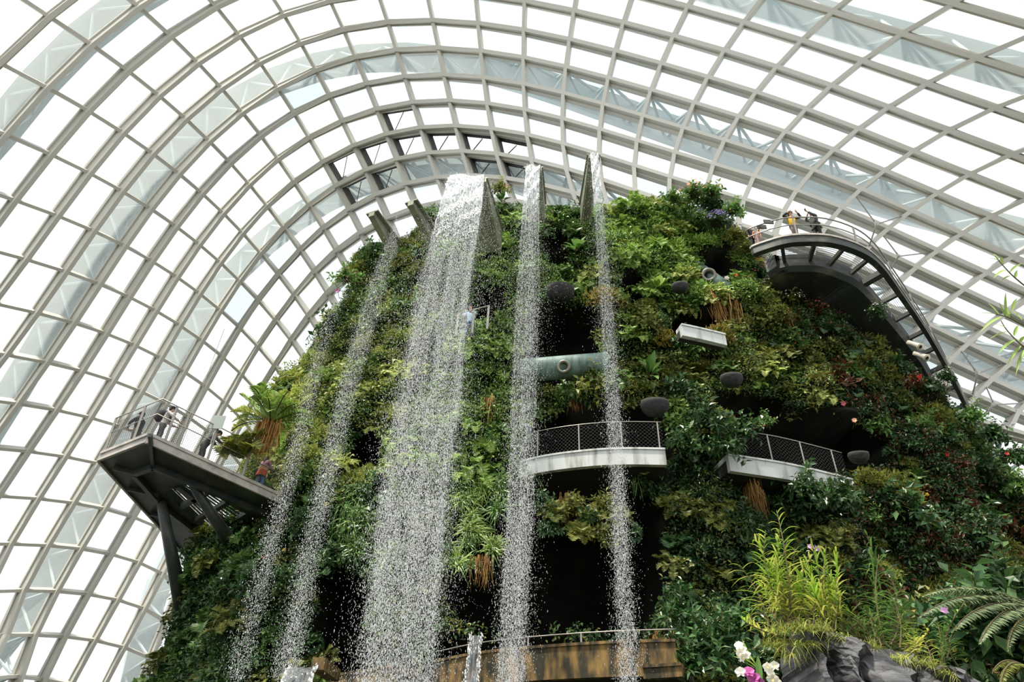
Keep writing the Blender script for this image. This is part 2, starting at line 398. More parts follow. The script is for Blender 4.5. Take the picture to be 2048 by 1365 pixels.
def hub(px_plate, ends, lab):                                      # three-armed tie plates hung inside the roof
    def on_roof(px, f=1.0):
        gi, gj = np.meshgrid(np.linspace(2, 13, 56), np.linspace(12, 23, 56), indexing='ij')
        X = dome(gi.ravel(), gj.ravel()); q = proj(X); k = np.argmin(np.sum((q - px) ** 2, 1))
        d = np.linalg.norm(X[k] - CAM); r = nrm(ray([px])[0]); return CAM + r * d * f
    c = on_roof(np.array(px_plate), .93); e = [on_roof(np.array(p), .985) for p in ends]
    root = empty('tie_plate', c, label=lab, cat='tie plate', group='three-armed tie plates under the roof')
    n = nrm(np.cross(e[0] - e[1], e[2] - e[1])); g = Geo(); rim = []
    for q in e: rim.append(nrm(q - c) * .62)
    mids = [nrm((rim[k] + rim[(k + 1) % 3])) * .26 for k in range(3)]
    ring = [v for k in range(3) for v in (rim[k], mids[k])]
    V = np.array([v + n * .06 for v in ring] + [v - n * .06 for v in ring])
    g.add(V, [[0, 1, 2, 3, 4, 5]]); g.F.append((np.array([[11, 10, 9, 8, 7, 6]]), 0))
    g.F.append((np.array([[k, (k + 1) % 6 + 0, (k + 1) % 6 + 6, k + 6] for k in range(6)]), 0))
    g.build('plate', M_RIB, root)
    for q in e:
        g = Geo(); g.tube([nrm(q - c) * .5, q - c], .045, 6); g.build('tie_rod', M_RAIL, root)
hub((1753, 449), [(1713, 395), (1803, 433), (1737, 497)], 'steel tie plate high above the curved walkway, topmost of the four')
hub((1798, 513), [(1766, 471), (1855, 506), (1782, 538)], 'steel tie plate just below the topmost one, beside the walkway rail')
hub((1955, 748), [(1916, 694), (2004, 730), (1944, 795)], 'steel tie plate near the lower end of the curved walkway')
hub((1988, 810), [(1970, 769), (2048, 807), (1950, 845)], 'lowest steel tie plate, above the shrubs at the right edge')
# ------------------------------------------------------------------ the planted mountain
ROWS = np.array([(0, 6.1, 21.3, 24.5, 35), (4, 6.1, 21.2, 24.2, 35), (8, 6.15, 21.1, 24.2, 35), (12, 6.4, 21.2, 24.6, 35), (16, 6.78, 20.5, 25.0, 35),
                 (20, 6.04, 19.0, 25.2, 34.2), (23, 5.28, 17.3, 25.3, 33.6), (26, 4.67, 15.6, 25.5, 33.0), (28.5, 3.97, 14.0, 25.7, 32.5),
                 (31, 3.0, 12.4, 26.1, 31.6), (32.4, 3.9, 10.4, 26.7, 31.2), (33.2, 4.9, 8.2, 27.5, 31.0)])
INSET = 0.65
def row(z):
    z = np.asarray(z, float)
    return [np.interp(z, ROWS[:, 0], ROWS[:, k]) for k in range(1, 5)]
def msurf(th, z, inset=INSET):
    """surface point; th runs round the mountain, -pi/2 faces the viewer"""
    cx, a, yf, cy = row(z); a = a - inset; b = cy - yf - inset; n = 2.4
    c, s = np.cos(th), np.sin(th)
    return np.stack([cx + a * np.sign(c) * abs(c) ** (2 / n), cy + b * np.sign(s) * abs(s) ** (2 / n), z + 0 * c], -1)
def mnorm(th, z):
    e = .01
    t1 = msurf(th + e, z) - msurf(th - e, z); t2 = msurf(th, z + .2) - msurf(th, z - .2)
    return nrm(np.cross(t1, t2))
def relief(P):
    x, y, z = P[..., 0], P[..., 1], P[..., 2]
    return 1.35 * (.38 * np.sin(x * .9 + z * .5 + 1) * np.sin(z * .8 - x * .3) + .3 * np.sin(x * 1.7 - z * 1.1) * np.cos(z * 1.5 + y) + .18 * np.sin(x * 3.1 + z * 2.7) * np.sin(z * 3.3 - x))
# hollows in the face: centre and half size as seen, depth in metres
CAVES = [(1110, 1120, 222, 150, 5.5), (1195, 895, 152, 82, 4.0), (1128, 695, 78, 80, 2.6), (1600, 905, 150, 78, 4.0), (1425, 548, 46, 40, 2.2),
         (1395, 655, 58, 34, 2.0), (735, 900, 36, 44, 1.6), (690, 1270, 66, 130, 3.5), (1500, 815, 80, 28, 1.6), (1262, 590, 26, 38, 1.2),
         (1745, 905, 34, 40, 1.4), (962, 636, 34, 30, 2.0), (1110, 500, 30, 40, 1.0), (985, 600, 30, 20, .8), (1000, 1330, 160, 60, 3.0)]
def cave(P):
    q = proj(P); d = np.zeros(len(q)); m = np.zeros(len(q))
    for (x, y, a, b, dep) in CAVES:
        r = ((q[:, 0] - x) / a) ** 4 + ((q[:, 1] - y) / b) ** 4
        k = np.clip((1.25 - r) / .6, 0, 1); k = k * k * (3 - 2 * k)
        d = np.maximum(d, k * dep); m = np.maximum(m, k)
    return d, m

NT, NZ = 420, 230
th = np.linspace(-math.pi - .2, .2, NT); zz = np.concatenate([np.linspace(0, 33.2, NZ - 4), np.full(4, 33.2)])
TH, ZZ = np.meshgrid(th, zz, indexing='ij')
P = msurf(TH, ZZ); Nn = mnorm(TH, np.clip(ZZ, .3, 32.8))
P = P + Nn * relief(P)[..., None]
shr = np.ones(NZ); shr[-4:] = (.75, .5, .25, 0.0)
cen = np.array([4.9, 31.0, 0])
P[..., :2] = cen[:2] + (P[..., :2] - cen[:2]) * shr[None, :, None]
P[:, -4:, 2] += np.array([.25, .45, .55, .6])
fl = P.reshape(-1, 3); dep, _ = cave(fl)
fl = fl - np.where(Nn.reshape(-1, 3)[:, 1:2] < .3, 1, 0) * np.stack([Nn.reshape(-1, 3)[:, 0] * .4, Nn.reshape(-1, 3)[:, 1], 0 * dep], -1) * dep[:, None]
g = Geo(); k = np.arange(NT * NZ).reshape(NT, NZ)
g.add(fl, np.stack([k[:-1, :-1], k[1:, :-1], k[1:, 1:], k[:-1, 1:]], -1).reshape(-1, 4))
back = msurf(np.linspace(.2, math.pi - .2, 30), np.full(30, 0.0)); 
bz = np.linspace(0, 33.1, 12); bt = np.linspace(.2, math.pi - .2, 30); BT, BZ = np.meshgrid(bt, bz, indexing='ij')
k = np.arange(30 * 12).reshape(30, 12)
g.add(msurf(BT, BZ), np.stack([k[:-1, :-1], k[1:, :-1], k[1:, 1:], k[:-1, 1:]], -1).reshape(-1, 4))
mountain = g.build('planted_mountain', M_ROCKDARK, None, True, label='steep man-made mountain whose dark soil face carries all the plants and waterfalls', cat='mountain')

def hit(px, extra=0.0):
    """first point of the mountain face along a line of sight"""
    r = ray([px])[0]; t = np.arange(14, 60, .05); X = CAM + r * t[:, None]
    cx, a, yf, cy = row(np.clip(X[:, 2], 0, 33)); a = a - INSET; b = cy - yf - INSET
    ins = (abs(X[:, 0] - cx) / a) ** 2.4 + (abs(X[:, 1] - cy) / b) ** 2.4 < 1
    ins &= X[:, 2] < 33.4
    if not ins.any(): return None
    q = X[np.argmax(ins)]
    return q - nrm(r) * extra
def hit_n(q):
    cx, a, yf, cy = row(q[2]); a = a - INSET; b = cy - yf - INSET
    def f(p):
        cx, a, yf, cy = row(min(max(p[2], 0), 33)); a = a - INSET; b = cy - yf - INSET
        return (abs(p[0] - cx) / a) ** 2.4 + (abs(p[1] - cy) / b) ** 2.4
    e = .15; g_ = np.array([f(q + e * d) - f(q - e * d) for d in np.eye(3)])
    return nrm(g_)

# floor under everything and the planted bank behind the viewer
g = Geo(); n_ = 64; a_ = np.arange(n_) * 2 * math.pi / n_
V = np.concatenate([np.stack([4 + 90 * np.cos(a_), 30 + 75 * np.sin(a_), 0 * a_], -1), np.stack([4 + 90 * np.cos(a_), 30 + 75 * np.sin(a_), 0 * a_ - .3], -1)])
g.add(V, [list(range(n_))]); g.F.append((np.array([list(range(2 * n_ - 1, n_ - 1, -1))]), 0))
g.F.append((np.array([[k, (k + 1) % n_, (k + 1) % n_ + n_, k + n_] for k in range(n_)])[:, ::-1], 0))
g.build('floor', M_SOIL, kind='structure', label='dark planting floor of the glasshouse around the mountain', cat='floor')
# ------------------------------------------------------------------ plant builders (local +Z grows outwards)
def rdir(k, lo, hi, r=rng):
    """directions with elevation between lo and hi degrees"""
    az = r.uniform(0, 2 * math.pi, k); el = np.radians(r.uniform(lo, hi, k))
    return np.stack([np.cos(az) * np.cos(el), np.sin(az) * np.cos(el), np.sin(el)], -1)

def frond(g, base, az, L, rise, droop, n, pw, mi=0, mstem=1, pl=.16, r=rng):
    """one arching fern frond with paired pinnae"""
    t = np.linspace(0, 1, n + 1)
    h = np.array([math.cos(az), math.sin(az), 0]); sd = np.array([-math.sin(az), math.cos(az), 0])
    Pp = base + h * (L * (t * math.cos(rise)))[:, None] * (1 - .25 * t[:, None]) + np.array([0, 0, 1]) * (L * (t * math.sin(rise) - droop * t ** 2.2))[:, None]
    T = nrm(np.gradient(Pp, axis=0)); N = nrm(np.cross(T, sd[None]) * -1)
    ln = L * pw * np.sin(np.pi * np.clip(t * .86 + .12, 0, 1)) ** .8
    for s_ in (-1, 1):
        d = nrm(sd * s_ + T * .45 - N * .12 + r.normal(0, .06, T.shape))
        g.leaves(Pp[1:], d[1:], N[1:], ln[1:] * r.uniform(.85, 1.1, n), L * pl, .15, mi, .12)
    w = .012 * L
    V = np.concatenate([Pp - sd * w, Pp + sd * w]); k = np.arange(n)
    g.add(V, np.stack([k, k + 1, k + n + 2, k + n + 1], -1), mstem)

def fern_geo(nf=16, n=13, L=1.0, r=rng, rise=(35, 75), droop=(.35, .8), pw=.3, pl=.12):
    g = Geo()
    for k in range(nf):
        frond(g, np.array([0, 0, 0.0]), k * 2.4 + r.uniform(-.3, .3), L * r.uniform(.7, 1.1), math.radians(r.uniform(*rise)), r.uniform(*droop), n, pw, 0, 0, pl, r)
    return g

def mound_geo(nl=700, R=.55, L=.17, w=.06, r=rng, flat=.75, up=.25):
    """a dense cushion of small drooping sprays in shingled layers"""
    g = Geo(); d = rdir(nl, -8, 90, r); rad = R * r.uniform(.55, 1.05, nl)
    lump = 1 + .22 * np.sin(d[:, 0] * 5 + 1) * np.sin(d[:, 1] * 6) + .12 * np.sin(d[:, 2] * 9 + d[:, 0] * 4)
    B = d * (rad * lump)[:, None] * np.array([1, 1, flat]) + np.array([0, 0, .05])
    tang = nrm(d * .55 + r.normal(0, .55, d.shape) + np.array([0, 0, up]))
    g.leaves(B, tang, d + r.normal(0, .3, d.shape), L * r.uniform(.6, 1.3, nl), w * r.uniform(.7, 1.2, nl), .2, 0, .25)
    return g

def feather_geo(ns=46, R=.45, r=rng, fl=.5, n=9):
    """a billow of many short soft fronds (clubmoss / maidenhair look)"""
    g = Geo()
    for k in range(ns):
        d = rdir(1, 0, 85, r)[0]; b = d * R * r.uniform(.3, .9) * np.array([1, 1, .7])
        frond(g, b, math.atan2(d[1], d[0]) + r.uniform(-.5, .5), fl * r.uniform(.7, 1.2), math.radians(r.uniform(15, 50)), r.uniform(.25, .75), n, .32, 0, 0, .085, r)
    return g

def shrub_geo(nb=34, nl=11, R=.6, L=.17, w=.085, r=rng, el=(10, 88)):
    """leafy shrub: woody sprigs, each with its own run of oval leaves"""
    g = Geo()
    for k in range(nb):
        d = rdir(1, el[0], el[1], r)[0]; ln = R * r.uniform(.6, 1.15); t = np.linspace(.25, 1, nl)
        bend = r.normal(0, .18, 3) + np.array([0, 0, -.15])
        Pp = d * (ln * t)[:, None] + bend * (ln * t ** 2)[:, None]
        T = nrm(d + bend * (2 * t)[:, None]); a = nrm(np.cross(T, (.3, .2, 1))); b = np.cross(T, a)
        ph = np.arange(nl) * 2.4 + r.uniform(0, 6)
        dirs = nrm(T * .45 + a * np.cos(ph)[:, None] + b * np.sin(ph)[:, None] + np.array([0, 0, .1]))
        g.leaves(Pp, dirs, np.array([0, 0, 1.0]) + r.normal(0, .35, (nl, 3)), L * r.uniform(.7, 1.25, nl), w * r.uniform(.8, 1.2, nl), .12, 0, .15)
        g.tube([d * 0, Pp[nl // 2], Pp[-1]], [.014, .009, .004], 3, 1, False)
    return g

def grass_geo(nb=70, L=.9, w=.022, r=rng, hang=.9, rise=(30, 80)):
    g = Geo(); S = 6
    for k in range(nb):
        az = r.uniform(0, 6.28); t = np.linspace(0, 1, S); ri = math.radians(r.uniform(*rise)); ln = L * r.uniform(.6, 1.15); dr = hang * r.uniform(.5, 1.1)
        h = np.array([math.cos(az), math.sin(az), 0]); sd = np.array([-math.sin(az), math.cos(az), 0])
        Pp = r.normal(0, .06, 3) * [1, 1, .2] + h * (ln * t * math.cos(ri))[:, None] + np.array([0, 0, 1]) * (ln * (t * math.sin(ri) - dr * t ** 2))[:, None]
        ww = w * (1 - t ** 2 * .92)
        V = np.concatenate([Pp - sd * ww[:, None], Pp + sd * ww[:, None]]); q = np.arange(S - 1)
        g.add(V, np.stack([q, q + 1, q + S + 1, q + S], -1), 0)
    return g

def roots_geo(nb=90, L=1.3, w=.02, r=rng, spread=.28):
    """a beard of hanging fibres (hangs along -Z)"""
    g = Geo(); S = 5
    for k in range(nb):
        o = np.array([r.normal(0, spread), r.normal(0, spread * .5), r.uniform(-.1, .15)]); t = np.linspace(0, 1, S); ln = L * r.uniform(.35, 1.1)
        Pp = o + np.array([0, 0, -1]) * (ln * t)[:, None] + (r.normal(0, .1, 3) * [1, 1, 0]) * (t ** 2)[:, None] + r.normal(0, .015, (S, 3))
        az = r.uniform(0, 3.14); sd = np.array([math.cos(az), math.sin(az), 0]); ww = w * (1 - .8 * t)
        V = np.concatenate([Pp - sd * ww[:, None], Pp + sd * ww[:, None]]); q = np.arange(S - 1)
        g.add(V, np.stack([q, q + 1, q + S + 1, q + S], -1), 0)
    return g

def blade(g, base, d, up, L, w, droop=.3, S=7, mi=0, ws=None, cup=.15):
    """one broad leaf blade with a midrib fold, bending over its length"""
    t = np.linspace(0, 1, S); d = nrm(d); sd = nrm(np.cross(d, up)); u = np.cross(sd, d)
    Pp = base + d * (L * t)[:, None] + np.array([0, 0, -1]) * (L * droop * t ** 2)[:, None]
    prof = w / 2 * (np.sin(np.pi * np.clip(t, 0, 1) ** .8) ** .75 + .02) if ws is None else ws
    A = Pp - sd * prof[:, None] + u * (prof * cup * 2)[:, None]; B = Pp + sd * prof[:, None] + u * (prof * cup * 2)[:, None]
    V = np.concatenate([A, Pp, B]); q = np.arange(S - 1)
    g.add(V, np.concatenate([np.stack([q, q + 1, q + S + 1, q + S], -1), np.stack([q + S, q + S + 1, q + 2 * S + 1, q + 2 * S], -1)]), mi)

def rosette_geo(nl=11, L=.95, w=.26, r=rng, stalk=.25):
    """big-leaved rosette: each blade carried on a stalk"""
    g = Geo()
    for k in range(nl):
        d = rdir(1, 25, 80, r)[0]; az = k * 2.4; el = math.radians(r.uniform(25, 78))
        d = np.array([math.cos(az) * math.cos(el), math.sin(az) * math.cos(el), math.sin(el)])
        s_ = d * stalk * L; g.tube([d * 0, s_], [.018, .012], 4, 1, False)
        blade(g, s_, d, np.array([0, 0, 1.0]) if el < 1.2 else np.array([math.cos(az), math.sin(az), .1]) * -1, L * r.uniform(.7, 1.1), w * r.uniform(.8, 1.15), r.uniform(.1, .45))
    return g

def bloom_geo(pos, nor, size, petals=5, r=rng):
    g = Geo()
    for p, n_ in zip(pos, nor):
        a = nrm(np.cross(n_, r.normal(0, 1, 3))); b = np.cross(n_, a); ph = np.arange(petals) * 2 * math.pi / petals
        d = nrm(a * np.cos(ph)[:, None] + b * np.sin(ph)[:, None] + n_ * .35)
        g.leaves(np.repeat(p[None], petals, 0), d, n_, size * r.uniform(.85, 1.15), size * .8, .1, 0, -.05)
    return g

R_ = np.random.default_rng
PROTO = {   # kind: list of (mesh variants); materials are chosen per variant
}
def protos(kind, geos, leafs):
    for lf in leafs:
        PROTO[(kind, lf)] = [gg.mesh('%s_%s' % (kind, lf), [LM[lf], LM['stem']]) for gg in geos]
protos('fern', [fern_geo(17, 18, 1.05, R_(1), pl=.055), fern_geo(20, 18, .95, R_(2), (25, 70), (.4, .9), pl=.055), fern_geo(15, 20, 1.15, R_(3), pl=.05)], ['bright', 'mid', 'dark', 'olive'])
protos('feathery_fern', [feather_geo(54, .5, R_(4), .5, 12), feather_geo(62, .55, R_(5), .45, 11), feather_geo(50, .6, R_(6), .6, 13)], ['bright', 'yellow', 'olive', 'mid'])
protos('clubmoss_cushion', [mound_geo(800, .55, .18, .055, R_(7)), mound_geo(900, .6, .15, .05, R_(8), .6)], ['yellow', 'olive', 'gold', 'bright'])
protos('leafy_shrub', [shrub_geo(36, 11, .65, .19, .1, R_(9)), shrub_geo(30, 12, .75, .24, .11, R_(10)), shrub_geo(42, 9, .55, .17, .095, R_(11))], ['mid', 'dark', 'red', 'olive', 'silver'])
protos('grass_tuft', [grass_geo(80, 1.1, .02, R_(12), 1.1), grass_geo(70, .9, .022, R_(13), .9)], ['bright', 'mid', 'straw'])
protos('hanging_root_mat', [roots_geo(90, 1.4, .02, R_(14)), roots_geo(70, 1.1, .018, R_(15), .2)], ['root'])
protos('broadleaf_plant', [rosette_geo(10, .95, .27, R_(16)), rosette_geo(12, .8, .3, R_(17))], ['mid', 'bright', 'dark'])

NAMES = {'fern': 'fern', 'feathery_fern': 'feathery fern', 'clubmoss_cushion': 'cushion of clubmoss', 'leafy_shrub': 'leafy shrub', 'grass_tuft': 'tuft of trailing grass',
         'hanging_root_mat': 'beard of brown hanging roots', 'broadleaf_plant': 'broad-leaved plant'}
CATS = {'fern': 'fern', 'feathery_fern': 'fern', 'clubmoss_cushion': 'moss', 'leafy_shrub': 'shrub', 'grass_tuft': 'grass', 'hanging_root_mat': 'roots', 'broadleaf_plant': 'plant'}
HUES = {'bright': 'bright green', 'yellow': 'yellow-green', 'mid': 'mid-green', 'dark': 'dark green', 'olive': 'olive', 'gold': 'golden-brown', 'red': 'russet', 'silver': 'grey-green', 'root': '', 'straw': 'straw-coloured'}
PLACES = {
    'crown': 'on the summit behind the tall spouts', 'shoulder': 'on the sunny upper slope left of the curved walkway',
    'left_crown': 'on the upper slope left of the broad waterfall', 'left_slope': 'on the slope right above the pointed platform',
    'low_left': 'on the dim slope under the pointed platform', 'between': 'between the broad and the middle waterfall',
    'gap': 'between the middle and the thin waterfall', 'mid_right': 'right of the thin waterfall, above the white balconies',
    'flank': 'on the shaded slope under the curved walkway', 'low_right': 'below the white balconies, behind the boulder',
    'low_mid': 'around the dark hollow at the bottom centre', 'far_right': 'at the lower right edge, behind the boulder'}

def fall_x(y):    # where the falls cut the picture, used only to name the planting zones
    return (935 - .145 * (y - 352), 1067 - .046 * (y - 332), 1187 + .07 * (y - 308))
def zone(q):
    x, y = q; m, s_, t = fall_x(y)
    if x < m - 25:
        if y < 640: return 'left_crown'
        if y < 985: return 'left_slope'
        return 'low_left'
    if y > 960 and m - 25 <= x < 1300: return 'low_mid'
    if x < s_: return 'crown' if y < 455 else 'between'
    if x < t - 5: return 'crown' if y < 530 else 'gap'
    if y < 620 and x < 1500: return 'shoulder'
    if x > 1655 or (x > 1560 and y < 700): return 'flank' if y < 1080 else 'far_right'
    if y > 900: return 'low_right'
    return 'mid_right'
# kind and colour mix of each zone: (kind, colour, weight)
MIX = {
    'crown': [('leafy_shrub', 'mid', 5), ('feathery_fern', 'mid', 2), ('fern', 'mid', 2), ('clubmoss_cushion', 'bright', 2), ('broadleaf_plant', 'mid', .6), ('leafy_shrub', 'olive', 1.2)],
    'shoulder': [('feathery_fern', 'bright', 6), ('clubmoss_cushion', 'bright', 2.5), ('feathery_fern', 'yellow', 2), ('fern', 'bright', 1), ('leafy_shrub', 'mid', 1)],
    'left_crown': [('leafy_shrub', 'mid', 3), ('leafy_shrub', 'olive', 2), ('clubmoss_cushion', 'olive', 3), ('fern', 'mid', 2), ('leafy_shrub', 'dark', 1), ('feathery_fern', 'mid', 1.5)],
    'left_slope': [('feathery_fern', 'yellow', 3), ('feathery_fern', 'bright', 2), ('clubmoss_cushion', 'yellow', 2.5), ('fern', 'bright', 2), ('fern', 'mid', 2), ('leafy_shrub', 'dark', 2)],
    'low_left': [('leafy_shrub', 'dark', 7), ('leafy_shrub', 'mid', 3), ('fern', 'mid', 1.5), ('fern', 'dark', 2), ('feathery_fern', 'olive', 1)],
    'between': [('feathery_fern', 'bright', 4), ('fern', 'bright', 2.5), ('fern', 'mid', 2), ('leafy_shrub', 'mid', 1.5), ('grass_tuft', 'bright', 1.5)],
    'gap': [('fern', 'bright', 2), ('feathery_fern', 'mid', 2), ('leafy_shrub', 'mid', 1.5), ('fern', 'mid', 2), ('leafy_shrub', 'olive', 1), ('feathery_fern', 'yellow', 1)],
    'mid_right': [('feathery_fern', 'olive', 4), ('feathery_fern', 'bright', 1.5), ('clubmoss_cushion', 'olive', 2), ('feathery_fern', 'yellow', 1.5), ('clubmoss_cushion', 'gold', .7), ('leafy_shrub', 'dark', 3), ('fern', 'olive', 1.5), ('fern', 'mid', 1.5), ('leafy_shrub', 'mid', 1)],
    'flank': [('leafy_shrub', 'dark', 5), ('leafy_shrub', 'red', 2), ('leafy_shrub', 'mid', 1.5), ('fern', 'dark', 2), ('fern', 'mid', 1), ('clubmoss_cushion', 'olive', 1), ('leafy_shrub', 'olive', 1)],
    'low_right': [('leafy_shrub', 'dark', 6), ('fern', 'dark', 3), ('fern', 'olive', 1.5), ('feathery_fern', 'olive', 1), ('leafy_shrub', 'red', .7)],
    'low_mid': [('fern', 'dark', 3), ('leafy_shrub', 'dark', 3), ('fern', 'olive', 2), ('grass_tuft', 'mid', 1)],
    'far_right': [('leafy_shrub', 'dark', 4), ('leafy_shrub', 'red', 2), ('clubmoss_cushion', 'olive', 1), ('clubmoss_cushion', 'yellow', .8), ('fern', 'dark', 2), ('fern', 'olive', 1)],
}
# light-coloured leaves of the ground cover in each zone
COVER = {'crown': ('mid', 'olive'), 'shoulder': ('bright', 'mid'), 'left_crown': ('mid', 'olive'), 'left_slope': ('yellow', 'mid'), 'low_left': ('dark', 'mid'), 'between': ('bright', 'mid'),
         'gap': ('mid', 'bright'), 'mid_right': ('olive', 'mid'), 'flank': ('dark', 'red'), 'low_right': ('dark', 'olive'), 'low_mid': ('dark', 'olive'), 'far_right': ('dark', 'red')}

def orient(n, up=.55, spin=None, r=rng):
    z = nrm(np.asarray(n) * (1 - up) + np.array([0, 0, 1]) * up); x = nrm(np.cross(r.normal(0, 1, 3), z)); y = np.cross(z, x)
    return np.stack([x, y, z], 1)
def put(o, loc, R, s):
    M = np.eye(4); M[:3, :3] = np.asarray(R) * s; M[:3, 3] = loc; o.matrix_basis = Matrix(M.tolist())

# sample the visible face evenly
def sample(k, r):
    th = r.uniform(-math.pi - .15, .15, k * 4); z = r.uniform(1.5, 33.0, k * 4)
    P = msurf(th, z); N = mnorm(th, z)
    v = nrm(P - CAM); face = -(np.sum(v * N, -1))
    q = proj(P); _, _, yf, _ = (0, 0, 0, 0)
    ok = (face > .02) & (q[:, 0] > 180) & (q[:, 0] < 2150) & (q[:, 1] > 330) & (q[:, 1] < 1480)
    # area weight: the ring is long where theta moves fast
    dA = np.linalg.norm(msurf(th + .01, z) - P, axis=-1); ok &= r.uniform(0, 1, len(th)) < dA / .26
    return P[ok], N[ok], q[ok]
# open views that no plant may block: balconies, pipes, slabs (centre x, y, half width, half height)
CLEAR = [(1195, 912, 140, 40), (1600, 950, 110, 45), (1130, 735, 80, 34), (1405, 668, 52, 26), (1422, 553, 36, 32), (1110, 1300, 240, 75), (1110, 1200, 200, 120), (952, 645, 40, 22),
         (1850, 700, 1, 1), (690, 1350, 60, 30)]
def clear(q):
    return any(abs(q[0] - x) < a and abs(q[1] - y) < b for x, y, a, b in CLEAR)

r_ = R_(21)
SP, SN, SQ = sample(16000, r_)
_, SM = cave(SP)
occ = {}; count = {}; placed = []
def far_enough(p, d):
    c = tuple((p // .8).astype(int))
    for dx in (-1, 0, 1):
        for dy in (-1, 0, 1):
            for dz in (-1, 0, 1):
                for q in occ.get((c[0] + dx, c[1] + dy, c[2] + dz), ()):
                    if np.sum((q - p) ** 2) < d * d: return False
    occ.setdefault(c, []).append(p); return True
def add_plant(kind, leaf, loc, R, s, place, label=None, group=None, var=None):
    key = (kind, leaf); ms = PROTO[key]; k = count.get(kind, 0); count[kind] = k + 1
    o = bpy.data.objects.new(kind, ms[k % len(ms) if var is None else var]); COL.objects.link(o); put(o, loc, R, s)
    hue = HUES[leaf]; lab = label or ('%s %s growing %s' % (hue, NAMES[kind], PLACES[place])).strip()
    return tag(o, lab, CATS[kind], group or ('%ss %s' % (('%s %s' % (hue, NAMES[kind])).strip(), PLACES[place])))
LIMIT = {'fern': 290, 'feathery_fern': 290, 'clubmoss_cushion': 260, 'leafy_shrub': 299, 'grass_tuft': 120, 'broadleaf_plant': 30, 'hanging_root_mat': 60}
for P_, N_, q_, m_ in zip(SP, SN, SQ, SM):
    if m_ > .3 or clear(q_): continue
    zn = zone(q_)
    d0 = .66
    if not far_enough(P_, d0): continue
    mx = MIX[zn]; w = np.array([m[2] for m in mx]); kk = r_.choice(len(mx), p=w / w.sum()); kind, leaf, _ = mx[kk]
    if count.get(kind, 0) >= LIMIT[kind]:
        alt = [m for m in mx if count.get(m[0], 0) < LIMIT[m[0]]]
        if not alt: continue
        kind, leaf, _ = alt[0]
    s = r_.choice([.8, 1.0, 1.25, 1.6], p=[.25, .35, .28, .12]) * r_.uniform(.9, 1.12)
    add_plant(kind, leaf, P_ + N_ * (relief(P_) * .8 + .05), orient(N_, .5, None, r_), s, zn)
print('plants', count, sum(count.values()))

# low creeping ground cover over the whole face: leaves nobody could count
CP, CN, CQ = sample(90000, R_(33)); _, CM = cave(CP)
keep = (CM < .35); CP, CN, CQ = CP[keep], CN[keep], CQ[keep]
zn = np.array([zone(q) for q in CQ]); r_ = R_(34)
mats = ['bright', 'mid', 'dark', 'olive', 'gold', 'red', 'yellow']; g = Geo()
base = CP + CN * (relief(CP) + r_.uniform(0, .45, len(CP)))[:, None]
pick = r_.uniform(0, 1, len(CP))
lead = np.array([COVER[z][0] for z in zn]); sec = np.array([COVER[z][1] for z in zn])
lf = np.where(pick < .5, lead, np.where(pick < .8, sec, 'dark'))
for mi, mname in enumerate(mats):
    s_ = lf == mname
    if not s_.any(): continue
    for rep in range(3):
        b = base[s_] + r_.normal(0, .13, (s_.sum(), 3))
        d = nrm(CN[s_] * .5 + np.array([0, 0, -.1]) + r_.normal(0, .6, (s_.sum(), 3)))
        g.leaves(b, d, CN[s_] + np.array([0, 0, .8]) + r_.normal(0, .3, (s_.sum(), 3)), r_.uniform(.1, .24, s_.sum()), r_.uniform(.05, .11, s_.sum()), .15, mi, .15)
g.build('creeping_foliage', [LM[m] for m in mats], kind='stuff', label='low creeping foliage filling the gaps between all the mountain plants', cat='foliage')
# ------------------------------------------------------------------ viewing platform on the left
def mesh_fill(g, a, b, z0, z1, step=.11, w=.007):
    """diagonal wire mesh between two posts"""
    a = np.asarray(a, float); b = np.asarray(b, float); L = np.linalg.norm(b - a); t = (b - a) / L; H = z1 - z0
    for k in np.arange(-H, L, step):
        for sg in (1, -1):
            x0, x1 = k, k + H
            y0, y1 = (0, H) if sg > 0 else (H, 0)
            if x0 < 0: y0 += sg * -x0; x0 = 0
            if x1 > L: y1 -= sg * (x1 - L); x1 = L
            if x1 - x0 < .02: continue
            g.bar(a + t * x0 + [0, 0, z0 + y0], a + t * x1 + [0, 0, z0 + y1], w, w)

def railing(pts, h, posts, label, name='railing', pw=.09, ms=(.11, .007), cat='railing', mesh=True, mid=True, r=.028, lean=None, parent=None, infill_h=None):
    """posts + top and middle rails + wire mesh along a line of deck points; leaning outwards if asked"""
    pts = np.asarray(pts, float); root = parent if parent is not None else empty(name, pts[0], label=label, cat=cat)
    o0 = np.array([0, 0, 0.0]) if parent is not None and parent.location.length < 1e-6 else np.array(root.location)
    lean = np.zeros_like(pts) if lean is None else np.asarray(lean, float)
    top = pts + [0, 0, h] + lean
    g = Geo(); g.tube(top - o0, r, 6); g.build('top_rail', M_RAIL, root, True)
    if mid:
        md = pts + [0, 0, h * .56] + lean * .56
        g = Geo(); g.tube(md - o0, r * .8, 6); g.build('middle_rail', M_RAIL, root, True)
    s = np.concatenate([[0], np.cumsum(np.linalg.norm(np.diff(pts, axis=0), axis=1))])
    for k in posts:
        t = s[-1] * k; b = np.array([np.interp(t, s, pts[:, c]) for c in range(3)]); q = np.array([np.interp(t, s, top[:, c]) for c in range(3)])
        g = Geo(); g.bar(b - o0 - [0, 0, .15], q - o0, pw, .035, up=(0, 1, 0)); g.build('post', M_RAIL, root)
    if mesh:
        g = Geo()
        for a, b in zip(pts[:-1], pts[1:]): mesh_fill(g, a - o0, b - o0, .05, infill_h or h * .95, *ms)
        g.build('wire_mesh', M_WIRE, root)
    return root

